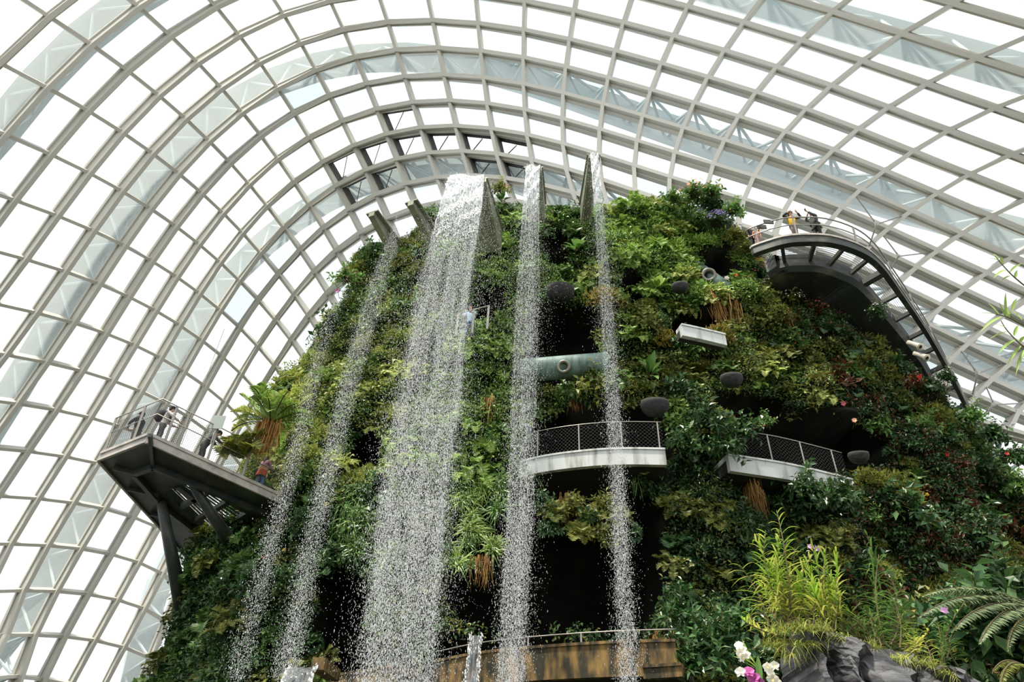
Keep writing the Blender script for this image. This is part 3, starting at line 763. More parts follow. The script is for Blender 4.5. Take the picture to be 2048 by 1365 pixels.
ZD = 14.3
A = atz((207, 905), ZD)[0]; B_ = atz((300, 868), ZD)[0]; Cc = atz((563, 990), ZD)[0]
Cx = Cc + (Cc - B_) * .32
E_ = atz((402, 1124), ZD)[0]
Hh = atz([(330, 985), (378, 962), (492, 1028), (418, 1072)], ZD - .35)
deck = empty('viewing_platform', B_, label='dark steel viewing platform jutting from the mountain with a pointed front corner', cat='platform')
o0 = B_
def lp(p, dz=0.0): return np.asarray(p, float) - o0 + [0, 0, dz]
g = Geo()
outer = [A, B_, Cx, E_]
nq = len(outer)
for zt, flip in ((0.0, False), (-.36, True)):                      # plates with the open grating bay left out
    V = [lp(p, zt) for p in outer] + [lp([p[0], p[1], ZD], zt) for p in Hh]
    F = np.array([[k, (k + 1) % 4, (k + 1) % 4 + 4, k + 4] for k in range(4)])
    g.add(np.array(V), F[:, ::-1] if flip else F)
V = np.array([lp([p[0], p[1], ZD], 0) for p in Hh] + [lp([p[0], p[1], ZD], -.36) for p in Hh])
g.add(V, [[k, (k + 1) % 4, (k + 1) % 4 + 4, k + 4] for k in range(4)])
g.build('deck_plate', M_STEEL, deck)
g = Geo()
for a, b in ((A, B_), (B_, Cx), (E_, A)):
    n = nrm(np.cross(b - a, (0, 0, 1)))
    for zc, hh, tt in ((-.06, .12, .1), (-.25, .26, .05), (-.4, .05, .1)):
        g.bar(lp(a, zc) + n * tt / 2 - nrm(b - a) * .02, lp(b, zc) + n * tt / 2, tt, hh)
g.build('edge_channel', M_FASCIA, deck)
g = Geo()                                                          # stiffening ribs under the plate
inn = atz([(268, 948), (306, 934), (560, 1040), (330, 1018), (452, 1112)], ZD - .45)
for a, b in ((0, 1), (1, 2), (0, 3), (3, 4)): g.bar(lp([*inn[a][:2], ZD], -.46), lp([*inn[b][:2], ZD], -.46), .2, .22)
for pa, pb in (((226, 938), (268, 948)), ((300, 872), (306, 934)), ((255, 980), (318, 992)), ((300, 1030), (340, 1036))):
    a, b = atz([pa, pb], ZD - .45); g.bar(lp([*a[:2], ZD], -.43), lp([*b[:2], ZD], -.43), .12, .14)
g.build('under_beam', M_STEEL, deck)
g = Geo(); H = [np.array([p[0], p[1], ZD]) for p in Hh]            # grating bay
for t in (.33, .66): g.bar(lp(H[0] * (1 - t) + H[3] * t, -.3), lp(H[1] * (1 - t) + H[2] * t, -.3), .22, .2)
for t in (.5,): g.bar(lp(H[0] * (1 - t) + H[1] * t, -.3), lp(H[3] * (1 - t) + H[2] * t, -.3), .26, .2)
for t in np.linspace(.06, .94, 12): g.bar(lp(H[0] * (1 - t) + H[1] * t, -.12), lp(H[3] * (1 - t) + H[2] * t, -.12), .03, .06)
g.build('floor_grating', M_STEEL, deck)
for top, bot, yb, rr in (((322, 1002), (360, 1195), 30.5, (.2, .34)), ((386, 972), (468, 1098), 29.6, (.17, .34))):
    a = atz(top, ZD - .4)[0]; b = aty(bot, yb)[0]; b = b + (b - a) * .25
    g = Geo(); g.tube([a - o0, (a + b) / 2 - o0, b - o0], [rr[0], (rr[0] + rr[1]) / 2, rr[1]], 10); g.build('raking_strut', M_STEEL, deck, True)
rp = np.array([A * .97 + B_ * .03, B_, Cc + (Cc - B_) * .03])
inw = np.array([.12, .16, 0])
outA = nrm(np.cross(B_ - A, (0, 0, 1))); outC = nrm(np.cross(Cc - B_, (0, 0, 1)))
lean = np.array([outA, nrm(outA + outC), outC]) * .12
railing(rp, 1.45, [0, .2, .38, .44, .58, .76, .985], 'steel railing with wire mesh round the pointed platform on the left', lean=lean)
g = Geo(); s0 = atz((435, 845), ZD + 1.55)[0]                       # notice plate on the platform rail
sp = empty('notice_plate', s0, label='small grey notice plate raised on the platform railing', cat='sign')
g.box((0, 0, 0), (.26, .015, .3)); g.build('plate', mat('notice_grey', srgb(150, 158, 154), .5), sp)
g = Geo(); g.box((0, .03, -.45), (.02, .015, .5)); g.build('bracket', M_RAIL, sp)

# ------------------------------------------------------------------ curved walkway on the right
wpx = [(1500, 497), (1510, 490), (1560, 474), (1600, 469), (1660, 471), (1720, 490), (1760, 520), (1800, 575), (1850, 650), (1890, 720), (1930, 800), (1952, 846), (1975, 905)]
wz = [24.5, 24.5, 24.5, 24.5, 24.4, 24.3, 24, 23.6, 23, 22.3, 21.6, 21.2, 20.6]
W0 = np.array([atz(p, z)[0] for p, z in zip(wpx, wz)]); W0 = CAM + (W0 - CAM) * 1.125
def smooth(P, k=4):
    """Catmull-Rom resample"""
    Q = np.concatenate([[2 * P[0] - P[1]], P, [2 * P[-1] - P[-2]]]); out = []
    for i in range(1, len(Q) - 2):
        for t in np.arange(k) / k:
            a, b, c, d = Q[i - 1:i + 3]
            out.append(.5 * ((2 * b) + (-a + c) * t + (2 * a - 5 * b + 4 * c - d) * t * t + (-a + 3 * b - 3 * c + d) * t ** 3))
    return np.array(out + [P[-1]])
WO = smooth(W0, 4); 
WT = nrm(np.gradient(WO, axis=0)); WI = nrm(np.stack([-WT[:, 1], WT[:, 0], 0 * WT[:, 0]], -1)) * np.interp(np.arange(len(WO)), [20, 34], [1.0, .62])[:, None]
walk = empty('curved_walkway', WO[16], label='dark elevated walkway curving round the right side of the mountain', cat='walkway'); o0 = WO[16]
UPV = np.tile([0, 0, 1.0], (len(WO), 1))
def wsweep(name, prof, m, sm=False, sl=slice(None)):
    g = Geo(); g.sweep((WO - o0)[sl], WI[sl], UPV[sl], prof); return g.build(name, m, walk, sm)
wsweep('edge_beam', [(-.03, -.06), (.2, -.06), (.2, .05), (-.03, .05)], M_FASCIA)
wsweep('outer_stringer', [(.02, -.5), (.34, -.5), (.34, -.06), (.02, -.06)], M_GIRDER)
wsweep('box_girder', [(1.35, -.2), (1.35, -.8), (1.6, -1.0), (3.7, -.85), (3.7, -.2)], M_GIRDER)
wsweep('inner_pipe_rail', [(3.8, -1.0), (4.05, -1.0), (4.05, -.7), (3.8, -.7)], M_GIRDER)
wsweep('inner_stringer', [(4.5, -.6), (4.75, -.6), (4.75, -.35), (4.5, -.35)], M_GIRDER)
_sl = np.concatenate([[0], np.cumsum(np.linalg.norm(np.diff(WO, axis=0), axis=1))])
for k in sorted({int(np.argmin(abs(_sl - t_))) for t_ in np.arange(1.6, _sl[-1] - .3, 1.5)}):                                    # brackets between stringer and girder
    big = k in (20, 21, 25, 26)
    g = Geo(); a = WO[k] - o0 + WI[k] * .25 + [0, 0, -.34]; b = WO[k] - o0 + WI[k] * (4.7 if big else 1.45) + [0, 0, -.45 if not big else -.72]
    g.bar(a, b, .34 if big else .16, .3 if big else .2); g.build('cross_bracket', M_GIRDER, walk)
g = Geo()                                                          # open grating deck
for w_ in np.arange(.3, 1.4, .12): g.sweep(WO - o0, WI, UPV, [(w_, -.03), (w_ + .01, -.03), (w_ + .01, 0), (w_, 0)])
g.build('grating', M_WIRE, walk)
g = Geo(); g.sweep(WO - o0, WI, UPV, [(1.36, -.19), (3.7, -.19), (3.7, 0), (1.36, 0)]); g.build('deck_plate', M_STEEL, walk)
nW = len(WO)
railing(WO + WI * .06 + [0, 0, .06], 1.12, [.02, .1, .235, .36, .47, .58, .69, .8, .9], 'slender steel railing following the curved walkway on the right', mesh=False, lean=-WI * .1, r=.036)
for px in ((1523, 454), (1537, 444)):
    c = CAM + (atz(px, 25.5)[0] - CAM) * 1.125
    sp = Geo().box((0, 0, 0), (.24, .03, .13)).build('rail_plaque', mat('plaque_dark', srgb(66, 66, 62), .5), None, label='small dark plaque on the walkway rail, %s' % ('nearer the shrubs' if px[0] < 1530 else 'nearer the person in yellow'), cat='sign'); sp.location = c
# twin spotlights under the walkway
for k, (px, lab) in enumerate((((1829, 690), 'upper of the two pale cylindrical spotlights under the walkway'), ((1842, 712), 'lower of the two pale cylindrical spotlights under the walkway'))):
    d = nrm(np.array([.25, -.55, -.75])); c = aty(px, 26.5)[0]
    sp = empty('spotlight', c, label=lab, cat='spotlight', group='spotlights under the walkway')
    g = Geo(); g.tube([-d * .4, -d * .1, d * .1, d * .3, d * .33], [.12, .13, .14, .17, .17], 14); g.build('housing', mat('spot_housing', srgb(176, 172, 158), .5), sp, True)
    g = Geo(); g.tube([d * .33, d * .37], [.19, .19], 14); g.build('rim', mat('spot_rim', srgb(206, 200, 176), .5), sp, True)
    g = Geo(); g.tube([d * .37, d * .38], [.09, .09], 12); g.build('lens', M_BLACK, sp)

# ------------------------------------------------------------------ balconies cut into the mountain
def balcony(px_top, z, h, depth, m, name, label, rail_h=1.05, posts=(), rail=True, mesh=True, cat='balcony'):
    P = smooth(np.array([atz(p, z)[0] for p in px_top]), 4); T = nrm(np.gradient(P, axis=0)); I = nrm(np.stack([-T[:, 1], T[:, 0], 0 * T[:, 0]], -1))
    root = empty(name, P[len(P) // 2], label=label, cat=cat); o = P[len(P) // 2]; U = np.tile([0, 0, 1.0], (len(P), 1))
    g = Geo(); g.sweep(P - o, I, U, [(0, -h), (0, -.08), (-.05, -.08), (-.05, 0), (depth, 0), (depth, -.2), (.2, -.2), (.2, -h)]); g.build('slab', m, root)
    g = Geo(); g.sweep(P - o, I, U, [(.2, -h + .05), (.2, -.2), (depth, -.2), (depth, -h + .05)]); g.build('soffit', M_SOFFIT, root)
    if rail: 
        q = empty('railing', (0, 0, 0)); q.parent = root
        railing(P - o + I * .12, rail_h, posts, None, parent=q, mesh=mesh, mid=False, pw=.05, ms=(.16, .005), r=.02)
    return root, P
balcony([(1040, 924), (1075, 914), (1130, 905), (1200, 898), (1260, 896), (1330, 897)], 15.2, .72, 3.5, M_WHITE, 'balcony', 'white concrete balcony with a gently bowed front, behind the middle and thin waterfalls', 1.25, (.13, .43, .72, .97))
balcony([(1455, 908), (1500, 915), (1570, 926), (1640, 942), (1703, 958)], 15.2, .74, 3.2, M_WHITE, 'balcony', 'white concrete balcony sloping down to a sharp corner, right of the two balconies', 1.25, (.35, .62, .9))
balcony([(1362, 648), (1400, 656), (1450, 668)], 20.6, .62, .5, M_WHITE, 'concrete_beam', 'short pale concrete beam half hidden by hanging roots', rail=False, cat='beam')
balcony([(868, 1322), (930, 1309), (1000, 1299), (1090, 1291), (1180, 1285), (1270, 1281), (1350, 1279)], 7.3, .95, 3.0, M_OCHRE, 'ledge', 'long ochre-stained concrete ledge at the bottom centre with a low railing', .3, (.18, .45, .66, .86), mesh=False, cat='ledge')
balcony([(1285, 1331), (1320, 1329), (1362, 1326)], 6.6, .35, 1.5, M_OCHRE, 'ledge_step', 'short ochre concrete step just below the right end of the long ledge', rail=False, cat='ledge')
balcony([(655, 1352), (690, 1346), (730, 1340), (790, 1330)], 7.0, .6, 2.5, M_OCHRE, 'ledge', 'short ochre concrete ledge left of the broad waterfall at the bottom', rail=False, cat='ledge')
# handrail crossing the upper part of the white opening behind the broad waterfall
P = np.array([atz(p, 19.6)[0] for p in ((905, 668), (940, 662), (976, 652))]); railing(P, 1.1, (.1, .55, .98), 'short steel handrail beside the person in the pale blue shirt', mesh=False, mid=False)

# ------------------------------------------------------------------ pipes with nozzles
def pipe(pa, pb, ya, yb, r, label, noz=None, nr=.3, group=None):
    a = aty(pa, ya)[0]; b = aty(pb, yb)[0]; c = (a + b) / 2
    root = empty('service_pipe', c, label=label, cat='pipe')
    g = Geo(); g.tube([a - c, a * .7 + b * .3 - c, a * .3 + b * .7 - c, b - c], r, 28); g.build('pipe_body', M_PIPE, root, True)
    if noz is not None:
        q = a + (b - a) * noz; d = nrm(CAM - q + np.array([-1.5, 0, -6])); q = q + nrm(d - nrm(b - a) * (d @ nrm(b - a))) * r * .75 - c
        g = Geo(); d = nrm(np.array([-.25, -1, -.35]))
        g.lathe(q, d, [(-.35, nr * .8), (.1, nr * .8), (.12, nr), (.3, nr), (.33, nr * .95), (.33, nr * .62), (.05, nr * .58)]); nz = g.build('nozzle', M_NOZZLE, root, True)
        g = Geo(); g.lathe(q, d, [(.06, 0), (.06, nr * .6)]); g.build('nozzle_bore', M_BLACK, nz)
pipe((1040, 742), (1215, 728), 24.9, 24.9, .52, 'thick grey-green pipe behind the middle and thin waterfalls', .49, .3)
pipe((1360, 512), (1456, 580), 27.3, 26.1, .36, 'short grey pipe ending in a ringed nozzle on the upper slope', .68, .38)
for px, y, s_, lab in (((1121, 575), 24.9, .72, 'dark half-round planting pocket between the middle and thin waterfalls'), ((1312, 803), 24.3, .62, 'dark half-round planting pocket right of the thin waterfall, below the big-leaved plant'),
                   ((1466, 750), 24.3, .5, 'dark half-round planting pocket in the middle of the olive ferns'), ((1895, 905), 27.6, .5, 'dark half-round planting pocket on the far right slope'), ((1362, 566), 24.6, .42, 'small dark planting pocket left of the ringed nozzle'),
                   ((1722, 905), 24.6, .42, 'small dark planting pocket above the sharp corner of the right balcony')):
    c = aty(px, y)[0]; g = Geo(); g.lathe((0, .25, 0), (0, -.25, 1), [(h_ * s_, r_q * s_) for h_, r_q in ((-.75, 0), (-.72, .6), (-.4, .88), (0, .98), (.22, .92), (.24, .84), (.14, 0))], 20)
    o = g.build('planting_pocket', M_BASKET, None, True, label=lab, cat='planting pocket'); o.location = c
# ------------------------------------------------------------------ water chutes and waterfalls
def chute(pl, pr, y, back_px, label, depth=.9, wall=.12, floor=True):
    """open trough from its lip back into the mountain"""
    L = aty(pl, y)[0]; z = L[2]; Rr = atz(pr, z)[0]; Bk = atz(back_px, z)[0]; d = Bk - Rr; d[2] = 0; c = (L + Rr) / 2
    root = empty('water_chute', c, label=label, cat='water chute')
    for nm, p in (('side_wall', L), ('side_wall', Rr)):
        g = Geo(); a = p - c; b = a + d; s = nrm(np.cross(d, (0, 0, 1))) * wall / 2
        V = [a - s, a + s, b + s, b - s]; lo = [[0, 0, -.3], [0, 0, -.3], [0, 0, -depth * 1.25], [0, 0, -depth * 1.25]]
        V = np.array(V + [v + np.array(l) for v, l in zip(V, lo)])
        g.add(V, [[3, 2, 1, 0], [4, 5, 6, 7], [0, 1, 5, 4], [1, 2, 6, 5], [2, 3, 7, 6], [3, 0, 4, 7]])
        g.bar(a + [0, 0, .0], b + [0, 0, .0], wall * 2.2, .08)
        g.build(nm, M_CHUTE, root)
    if floor:
        g = Geo(); V = np.array([L - c, Rr - c, Rr - c + d, L - c + d]); V[:, 2] -= np.array([.22, .22, depth, depth]); V2 = V - [0, 0, .1]
        g.add(np.concatenate([V, V2]), [[0, 1, 2, 3], [7, 6, 5, 4], [0, 4, 5, 1], [1, 5, 6, 2], [2, 6, 7, 3], [3, 7, 4, 0]])
        for t in (.2, .6): 
            a = V2[0] * (1 - t) + V2[3] * t; b = V2[1] * (1 - t) + V2[2] * t; g.bar(a, b, .12, .14)
        g.build('trough_floor', M_CHUTE, root)
    return L, Rr
chute((900, 356), (970, 356), 22, (1003, 462), 'widest water chute, its underside showing right of the broad waterfall', 1.5)
chute((1053, 334), (1081, 334), 22, (1088, 408), 'narrow water chute feeding the middle waterfall', 1.2)
chute((1179, 309), (1196, 309), 22, (1178, 410), 'narrowest water chute feeding the thin waterfall', 1.2)
chute((744, 424), (822, 402), 22.5, (868, 470), 'open water chute with two beam-like sides, left of the broad waterfall', .75, .3, False)

drop = np.array([(1, 0, 0), (-.5, .87, 0), (-.5, -.87, 0), (0, 0, 1), (0, 0, -1)]) 
DF = np.array([(0, 1, 3), (1, 2, 3), (2, 0, 3), (1, 0, 4), (2, 1, 4), (0, 2, 4)])
def waterfall(name, label, cl, wpx_, y0, y1, n, size=(.006, .015), stretch=2.6, core=.6, spray=.12, sheet=None, dens=None, seed=1, sheet_m=None, halo=0.3, hw=.55):
    """drops falling along a centre line given by what it passes; width in metres from the apparent width"""
    r = R_(seed); cl = np.array(cl, float)
    s = np.concatenate([[0], np.cumsum(np.linalg.norm(np.diff(cl, axis=0), axis=1))]); s /= s[-1]
    Y = y0 + (y1 - y0) * np.sqrt(s)
    C = np.array([aty(p, y)[0] for p, y in zip(cl, Y)])
    dd = (C - CAM) @ CF; Wm = np.array(wpx_) * dd / FPX
    t = r.uniform(0, 1, n * 2)
    if dens is not None:
        keep = r.uniform(0, 1, n * 2) < np.interp(t, np.linspace(0, 1, len(dens)), np.array(dens) / max(dens)); t = t[keep]
    t = t[:n]; n = len(t)
    c = np.stack([np.interp(t, s, C[:, k]) for k in range(3)], -1); w = np.interp(t, s, Wm)
    # strands: drops gather in wavering streams
    ns = 26; st = r.uniform(-.5, .5, ns); si = r.integers(0, ns, n); fr = r.uniform(0, 1, n)
    u = np.where(fr < core, st[si] + .03 * np.sin(t * 40 + si * 2) + r.normal(0, .02 + .05 * t, n), r.uniform(-.5, .5, n))
    far = r.uniform(0, 1, n) < halo; u = np.where(far, u * (1 + abs(r.normal(0, 1, n)) * hw * (1 + 1.2 * np.exp(-((t - .2) / .12) ** 2))), u)
    cv = r.normal(0, 1, n) * spray
    P = c + np.stack([u * w, cv * (0.3 + t) * 2.0, 0 * u], -1)
    sz = r.uniform(size[0], size[1], n) * np.where(r.uniform(0, 1, n) < .08, 1.7, 1); stv = r.uniform(1.2, stretch, n) 
    V = P[:, None] + drop[None] * np.stack([sz, sz, sz * stv], -1)[:, None]
    F = (np.arange(n)[:, None, None] * 5 + DF[None]).reshape(-1, 3)
    o = C[0]; root = empty(name, o, label=label, cat='waterfall')
    g = Geo(); g.add(V.reshape(-1, 3) - o, F); g.build('falling_drops', M_WATER, root, kind='stuff')
    if sheet:
        k = 90; m_ = 60; g = Geo(); tt = np.linspace(0, sheet, k); cc = np.stack([np.interp(tt, s, C[:, q]) for q in range(3)], -1); ww = np.interp(tt, s, Wm)
        x = np.linspace(-.5, .5, m_)
        rag = np.zeros((k, m_)); 
        G = cc[:, None] + np.stack([x[None] * ww[:, None], (.09 * np.sin(x * 40 + 1) * np.sin(x * 17))[None] * (tt / sheet)[:, None] + .06 * np.sin(tt[:, None] / sheet * 26 + x[None] * 9), 0 * x[None] + 0 * ww[:, None]], -1)
        q = np.arange(k * m_).reshape(k, m_)
        # overhang of the lip: the sheet bends over from the chute
        G = np.concatenate([G[:1] + np.array([0, .7, .03]), G[:1] + np.array([0, .25, .02]), G], 0); q = np.arange((k + 2) * m_).reshape(k + 2, m_)
        F = np.stack([q[:-1, :-1], q[:-1, 1:], q[1:, 1:], q[1:, :-1]], -1).reshape(-1, 4)
        fr = np.repeat(np.arange(k + 1), m_ - 1) / (k + 1); F = F[R_(seed + 5).uniform(0, 1, len(F)) > np.clip(fr * 1.5 - .45, 0, .97)]
        g.add(G.reshape(-1, 3) - o, F); g.build('water_sheet', sheet_m or M_SHEET, root, True)
    return root
waterfall('waterfall', 'broadest white waterfall, pouring from the widest chute', [(934, 350), (931, 365), (924, 400), (903, 500), (884, 600), (857, 800), (826, 1000), (790, 1365), (780, 1460)], [68, 72, 82, 92, 104, 126, 130, 146, 150], 22, 19.6, 150000, (.003, .0085), 4.2, .55, .22, .14, [1.3, 1.6, 1.5, 1.2, 1.1, 1, .9, .8, .8], 3)
waterfall('waterfall', 'middle waterfall, a narrow white column left of the thin one', [(1067, 331), (1065, 345), (1062, 400), (1055, 600), (1047, 800), (1041, 1000), (1024, 1300), (1020, 1400)], [27, 28, 32, 46, 50, 52, 52, 52], 22, 20.2, 56000, (.003, .008), 4.2, .5, .15, .12, [1.5, 1.5, 1.2, 1, 1, 1, .9, .9], 4, halo=.34, hw=.7)
waterfall('waterfall', 'thinnest right-hand waterfall, pouring from the narrowest chute', [(1188, 307), (1190, 325), (1196, 400), (1212, 600), (1225, 800), (1237, 1000), (1253, 1290), (1259, 1400)], [17, 17, 18, 24, 26, 26, 30, 32], 22, 20.4, 30000, (.003, .008), 4.2, .5, .14, .12, [1.5, 1.3, 1.1, 1, 1, 1, .9, .9], 5, halo=.42, hw=1.0)
waterfall('waterfall', 'thin spray of water from the open chute, between the broad waterfall and the platform', [(795, 440), (782, 490), (757, 560), (735, 640), (700, 760), (662, 920), (622, 1100), (580, 1310), (570, 1365)], [6, 22, 32, 36, 34, 34, 34, 40, 44], 22.6, 20.8, 22000, (.0033, .0085), 3.0, .3, .2, None, [.5, 1, 1.2, 1, .9, .8, .7, .8, 1], 6)
waterfall('waterfall', 'leftmost faint spray of water, falling past the end of the platform', [(690, 560), (640, 700), (600, 870), (572, 980), (545, 1080), (480, 1330), (470, 1365)], [16, 26, 28, 28, 30, 34, 36], 23, 21.2, 11000, (.0033, .0085), 3.0, .3, .2, None, [.3, 1, 1.1, 1.1, 1, .8, .8], 7)
# low spouts at the bottom
def spout(label, lip_l, lip_r, y, end_l, end_r, y2, zdrop_px=None):
    a, b = aty([lip_l, lip_r], y); z = a[2]; b = atz(lip_r, z)[0]; c, d = aty([end_l, end_r], y2)
    o = (a + b) / 2; root = empty('low_waterfall', o, label=label, cat='waterfall'); k, m_ = 16, 12; g = Geo(); V = []
    for t in np.linspace(-.25, 1, k):
        if t < 0: p, q = a + np.array([0, -t * 2.5, .02]), b + np.array([0, -t * 2.5, .02])
        else:
            f = t; w1 = np.array([1, 1, 1.0]); p = a + (c - a) * [f, f ** .6, f ** 1.25]; q = b + (d - b) * [f, f ** .6, f ** 1.25]
        for x in np.linspace(0, 1, m_): V.append(p + (q - p) * x + np.array([0, -.04 * math.sin(x * 19 + t * 5) - .05 * math.sin(t * 14 + x * 4), 0]))
    qd = np.arange(k * m_).reshape(k, m_); g.add(np.array(V) - o, np.stack([qd[:-1, :-1], qd[:-1, 1:], qd[1:, 1:], qd[1:, :-1]], -1).reshape(-1, 4))
    g.build('water_sheet', M_SHEETLOW, root, True)
    r = R_(9); n = 220; t = r.uniform(0, 1, n); f = np.stack([t, t ** .6, t ** 1.25], -1); sd = r.integers(0, 2, n)[:, None]
    P = np.where(sd == 0, a + (c - a) * f, b + (d - b) * f) + r.normal(0, .03, (n, 3)); sz = r.uniform(.012, .028, n)
    V = P[:, None] + drop[None] * np.stack([sz, sz, sz * 2], -1)[:, None]
    g = Geo(); g.add(V.reshape(-1, 3) - o, (np.arange(n)[:, None, None] * 5 + DF[None]).reshape(-1, 3)); g.build('edge_drops', M_WATER, root, kind='stuff')
    return a, b
spout('small smooth water spout in front of the long ocher ledge'.replace('ocher', 'ochre'), (942, 1272), (963, 1272), 20.5, (927, 1400), (951, 1400), 19.6)
spout('wide low water sheet at the bottom left, rolling over a stone lip', (583, 1338), (634, 1335), 20.0, (552, 1400), (612, 1400), 19.0)
g = Geo(); a = aty((636, 1328), 19.9)[0]; b = aty((668, 1352), 21.4)[0]
g.bar((0, 0, 0), b - a, .35, .3); s_ = g.build('stone_lip', M_OCHRE, None, label='mossy stone block beside the wide low water sheet', cat='stone'); s_.location = a
# ------------------------------------------------------------------ visitors
def skin_mesh(name, V, E, Rr, m, parent, sub=2):
    me = bpy.data.meshes.new(name); me.from_pydata([tuple(v) for v in V], E, []); o = bpy.data.objects.new(name + '_src', me); COL.objects.link(o)
    md = o.modifiers.new('skin', 'SKIN'); md.use_smooth_shade = True
    sv = me.skin_vertices[0].data
    for k, r in enumerate(Rr): sv[k].radius = (r, r) if np.isscalar(r) else r
    sv[0].use_root = True
    s2 = o.modifiers.new('sub', 'SUBSURF'); s2.levels = sub; s2.render_levels = sub
    dg = bpy.context.evaluated_depsgraph_get(); me2 = bpy.data.meshes.new_from_object(o.evaluated_get(dg)); me2.name = name
    bpy.data.objects.remove(o); me2.materials.clear(); me2.materials.append(m)
    o2 = bpy.data.objects.new(name, me2); COL.objects.link(o2); o2.parent = parent
    return o2
SKIN = mat('skin', srgb(196, 150, 124), .6); HAIR = mat('black_hair', srgb(30, 26, 26), .5)
def cloth(n, *c): return mat(n, srgb(*c), .85, 0, (9, srgb(*[max(0, v - 14) for v in c]), .55))
def person(label, feet, face, shirt, trousers, lean=0.0, arms=None, hair='short', hat=None, H=1.7, shirt_low=.92, sleeves=None, stride=.05, shoes=(40, 40, 44)):
    """face: heading in degrees (0 looks away along +Y); arms: {side: (elbow, hand)} in the body's own frame, metres for a 1.7 m body"""
    root = empty('person', feet, label=label, cat='person'); root.rotation_euler = (0, 0, math.radians(face)); root.scale = (H / 1.7,) * 3
    ca, sa = math.cos(lean), math.sin(lean)
    def up(p):
        x, y, z = p; z -= .93; return np.array([x, y * ca + z * sa, .93 + z * ca - y * sa])
    V = []; E = []; Rr = []
    def v(p, r, par=None):
        V.append(np.array(p, float)); Rr.append(r)
        if par is not None: E.append((par, len(V) - 1))
        return len(V) - 1
    pel = v((0, 0, .93), .095); bel = v(up((0, 0, 1.08)), .085, pel); ch = v(up((0, 0, 1.27)), .11, bel); nb = v(up((0, 0, 1.42)), .075, ch)
    nk = v(up((0, .01, 1.49)), .052, nb); hb = v(up((0, .03, 1.555)), .07, nk); hm = v(up((0, .03, 1.62)), .09, hb); ht = v(up((0, .02, 1.69)), .06, hm)
    v(up((0, .125, 1.60)), .014, hm)
    arms = arms or {}
    AJ = {}
    for s in (-1, 1):
        el, ha = arms.get(s, ((s * .25, .0, 1.12), (s * .24, .08, .88)))
        sh = v(up((s * .18, 0, 1.39)), .058, ch); e = v(up(el), .042, sh); w = v(up(np.array(ha)), .03, e)
        d = nrm(up(ha) - up(el)); sd = nrm(np.cross(d, (0.3, .1, 1))); pm = v(up(ha) + d * .06, .034, w)
        for k, (o_, l) in enumerate(((-.03, .062), (-.01, .075), (.01, .07), (.03, .055))):
            a_ = v(V[pm] + d * (.02 + l * .5) + sd * o_, .009, pm); v(V[a_] + d * l * .45 + np.array([0, 0, -.012]), .008, a_)
        th_ = v(V[w] + d * .035 + sd * .045, .01, w); v(V[th_] + d * .035 + sd * .015, .009, th_)
        AJ[s] = (sh, e, w)
        hp = v((s * .09, 0, .87), .095, pel); kn = v((s * .1, .02 + s * stride, .49), .06, hp); an = v((s * .1, -.02 + s * stride, .09), .04, kn); v((s * .11, .13 + s * stride, .035), .034, an)
        AJ[(s, 'leg')] = (hp, kn, an)
    skin_mesh('body', V, E, Rr, SKIN, root)
    TV = [np.array([0, 0, .82]), np.array([0, 0, .92]), V[pel] * .35 + V[bel] * .65, V[ch], V[nb]]; TR = [(.185, .155), (.182, .155), (.172, .145), (.185, .148), .095]; TE = [(0, 1), (1, 2), (2, 3), (3, 4)]
    if shirt_low < .92: TV.append(np.array([0, 0, shirt_low])); TR.append((.2, .16)); TE.append((0, len(TV) - 1))
    for s in (-1, 1):
        sh, e, w = AJ[s]; n0 = len(TV); aj = [V[sh], V[e], V[e] * .1 + V[w] * .9]; ar = [.08, .064, .05]
        if sleeves is not None: skin_mesh('sleeve', aj, [(0, 1), (1, 2)], ar, sleeves, root); TV.append(V[sh] * .8 + V[ch] * .2); TR.append(.085); TE.append((3, n0)); continue
        TV += aj; TR += ar; TE += [(3, n0), (n0, n0 + 1), (n0 + 1, n0 + 2)]
    skin_mesh('shirt', TV, TE, TR, shirt, root)
    LV = [np.array([0, 0, 1.04]), np.array([0, 0, .9])]; LR = [(.15, .12), (.16, .13)]; LE = [(0, 1)]
    for s in (-1, 1):
        hp, kn, an = AJ[(s, 'leg')]; n0 = len(LV); LV += [V[hp] - [0, 0, .06], V[kn], V[an] + [0, 0, .03]]; LR += [.11, .078, .06]; LE += [(1, n0), (n0, n0 + 1), (n0 + 1, n0 + 2)]
    skin_mesh('trousers', LV, LE, LR, trousers, root)
    for s in (-1, 1):
        an = V[AJ[(s, 'leg')][2]]; skin_mesh('shoe', [an * [1, 1, 0] + [0, -.05, .05], an * [1, 1, 0] + [0, .06, .045], an * [1, 1, 0] + [0, .16, .035]], [(0, 1), (1, 2)], [.05, .048, .036], mat('shoe', srgb(*shoes), .6), root, 1)
    hr = [V[hm] + (up((0, -.02, 1.66)) - up((0, .03, 1.62))), V[hm] + (up((0, -.03, 1.69)) - up((0, .03, 1.62)))]
    HV = [up((0, -.005, 1.66)), up((0, -.03, 1.60)), up((0, -.035, 1.53))]; HR_ = [.098, .088, .06]; HE = [(0, 1), (1, 2)]
    if hair == 'long': HV += [up((0, -.06, 1.42)), up((0, -.07, 1.30))]; HR_ = [.105, .1, .1, .09, .05]; HE += [(2, 3), (3, 4)]
    skin_mesh('hair', HV, HE, HR_, HAIR, root)
    if hat is not None:
        g = Geo(); c = up((0, .02, 1.69)); u_ = up((0, .02, 1.75)) - c; g.tube([c - u_ * .6, c + u_ * .3, c + u_ * .9, c + u_ * 1.2], [.112, .112, .085, .03], 14); f = up((0, .14, 1.68)); g.bar(c - u_ * .4, f - u_ * .2, .17, .02); g.build('cap', hat, root, True)
    return root, V, AJ, up
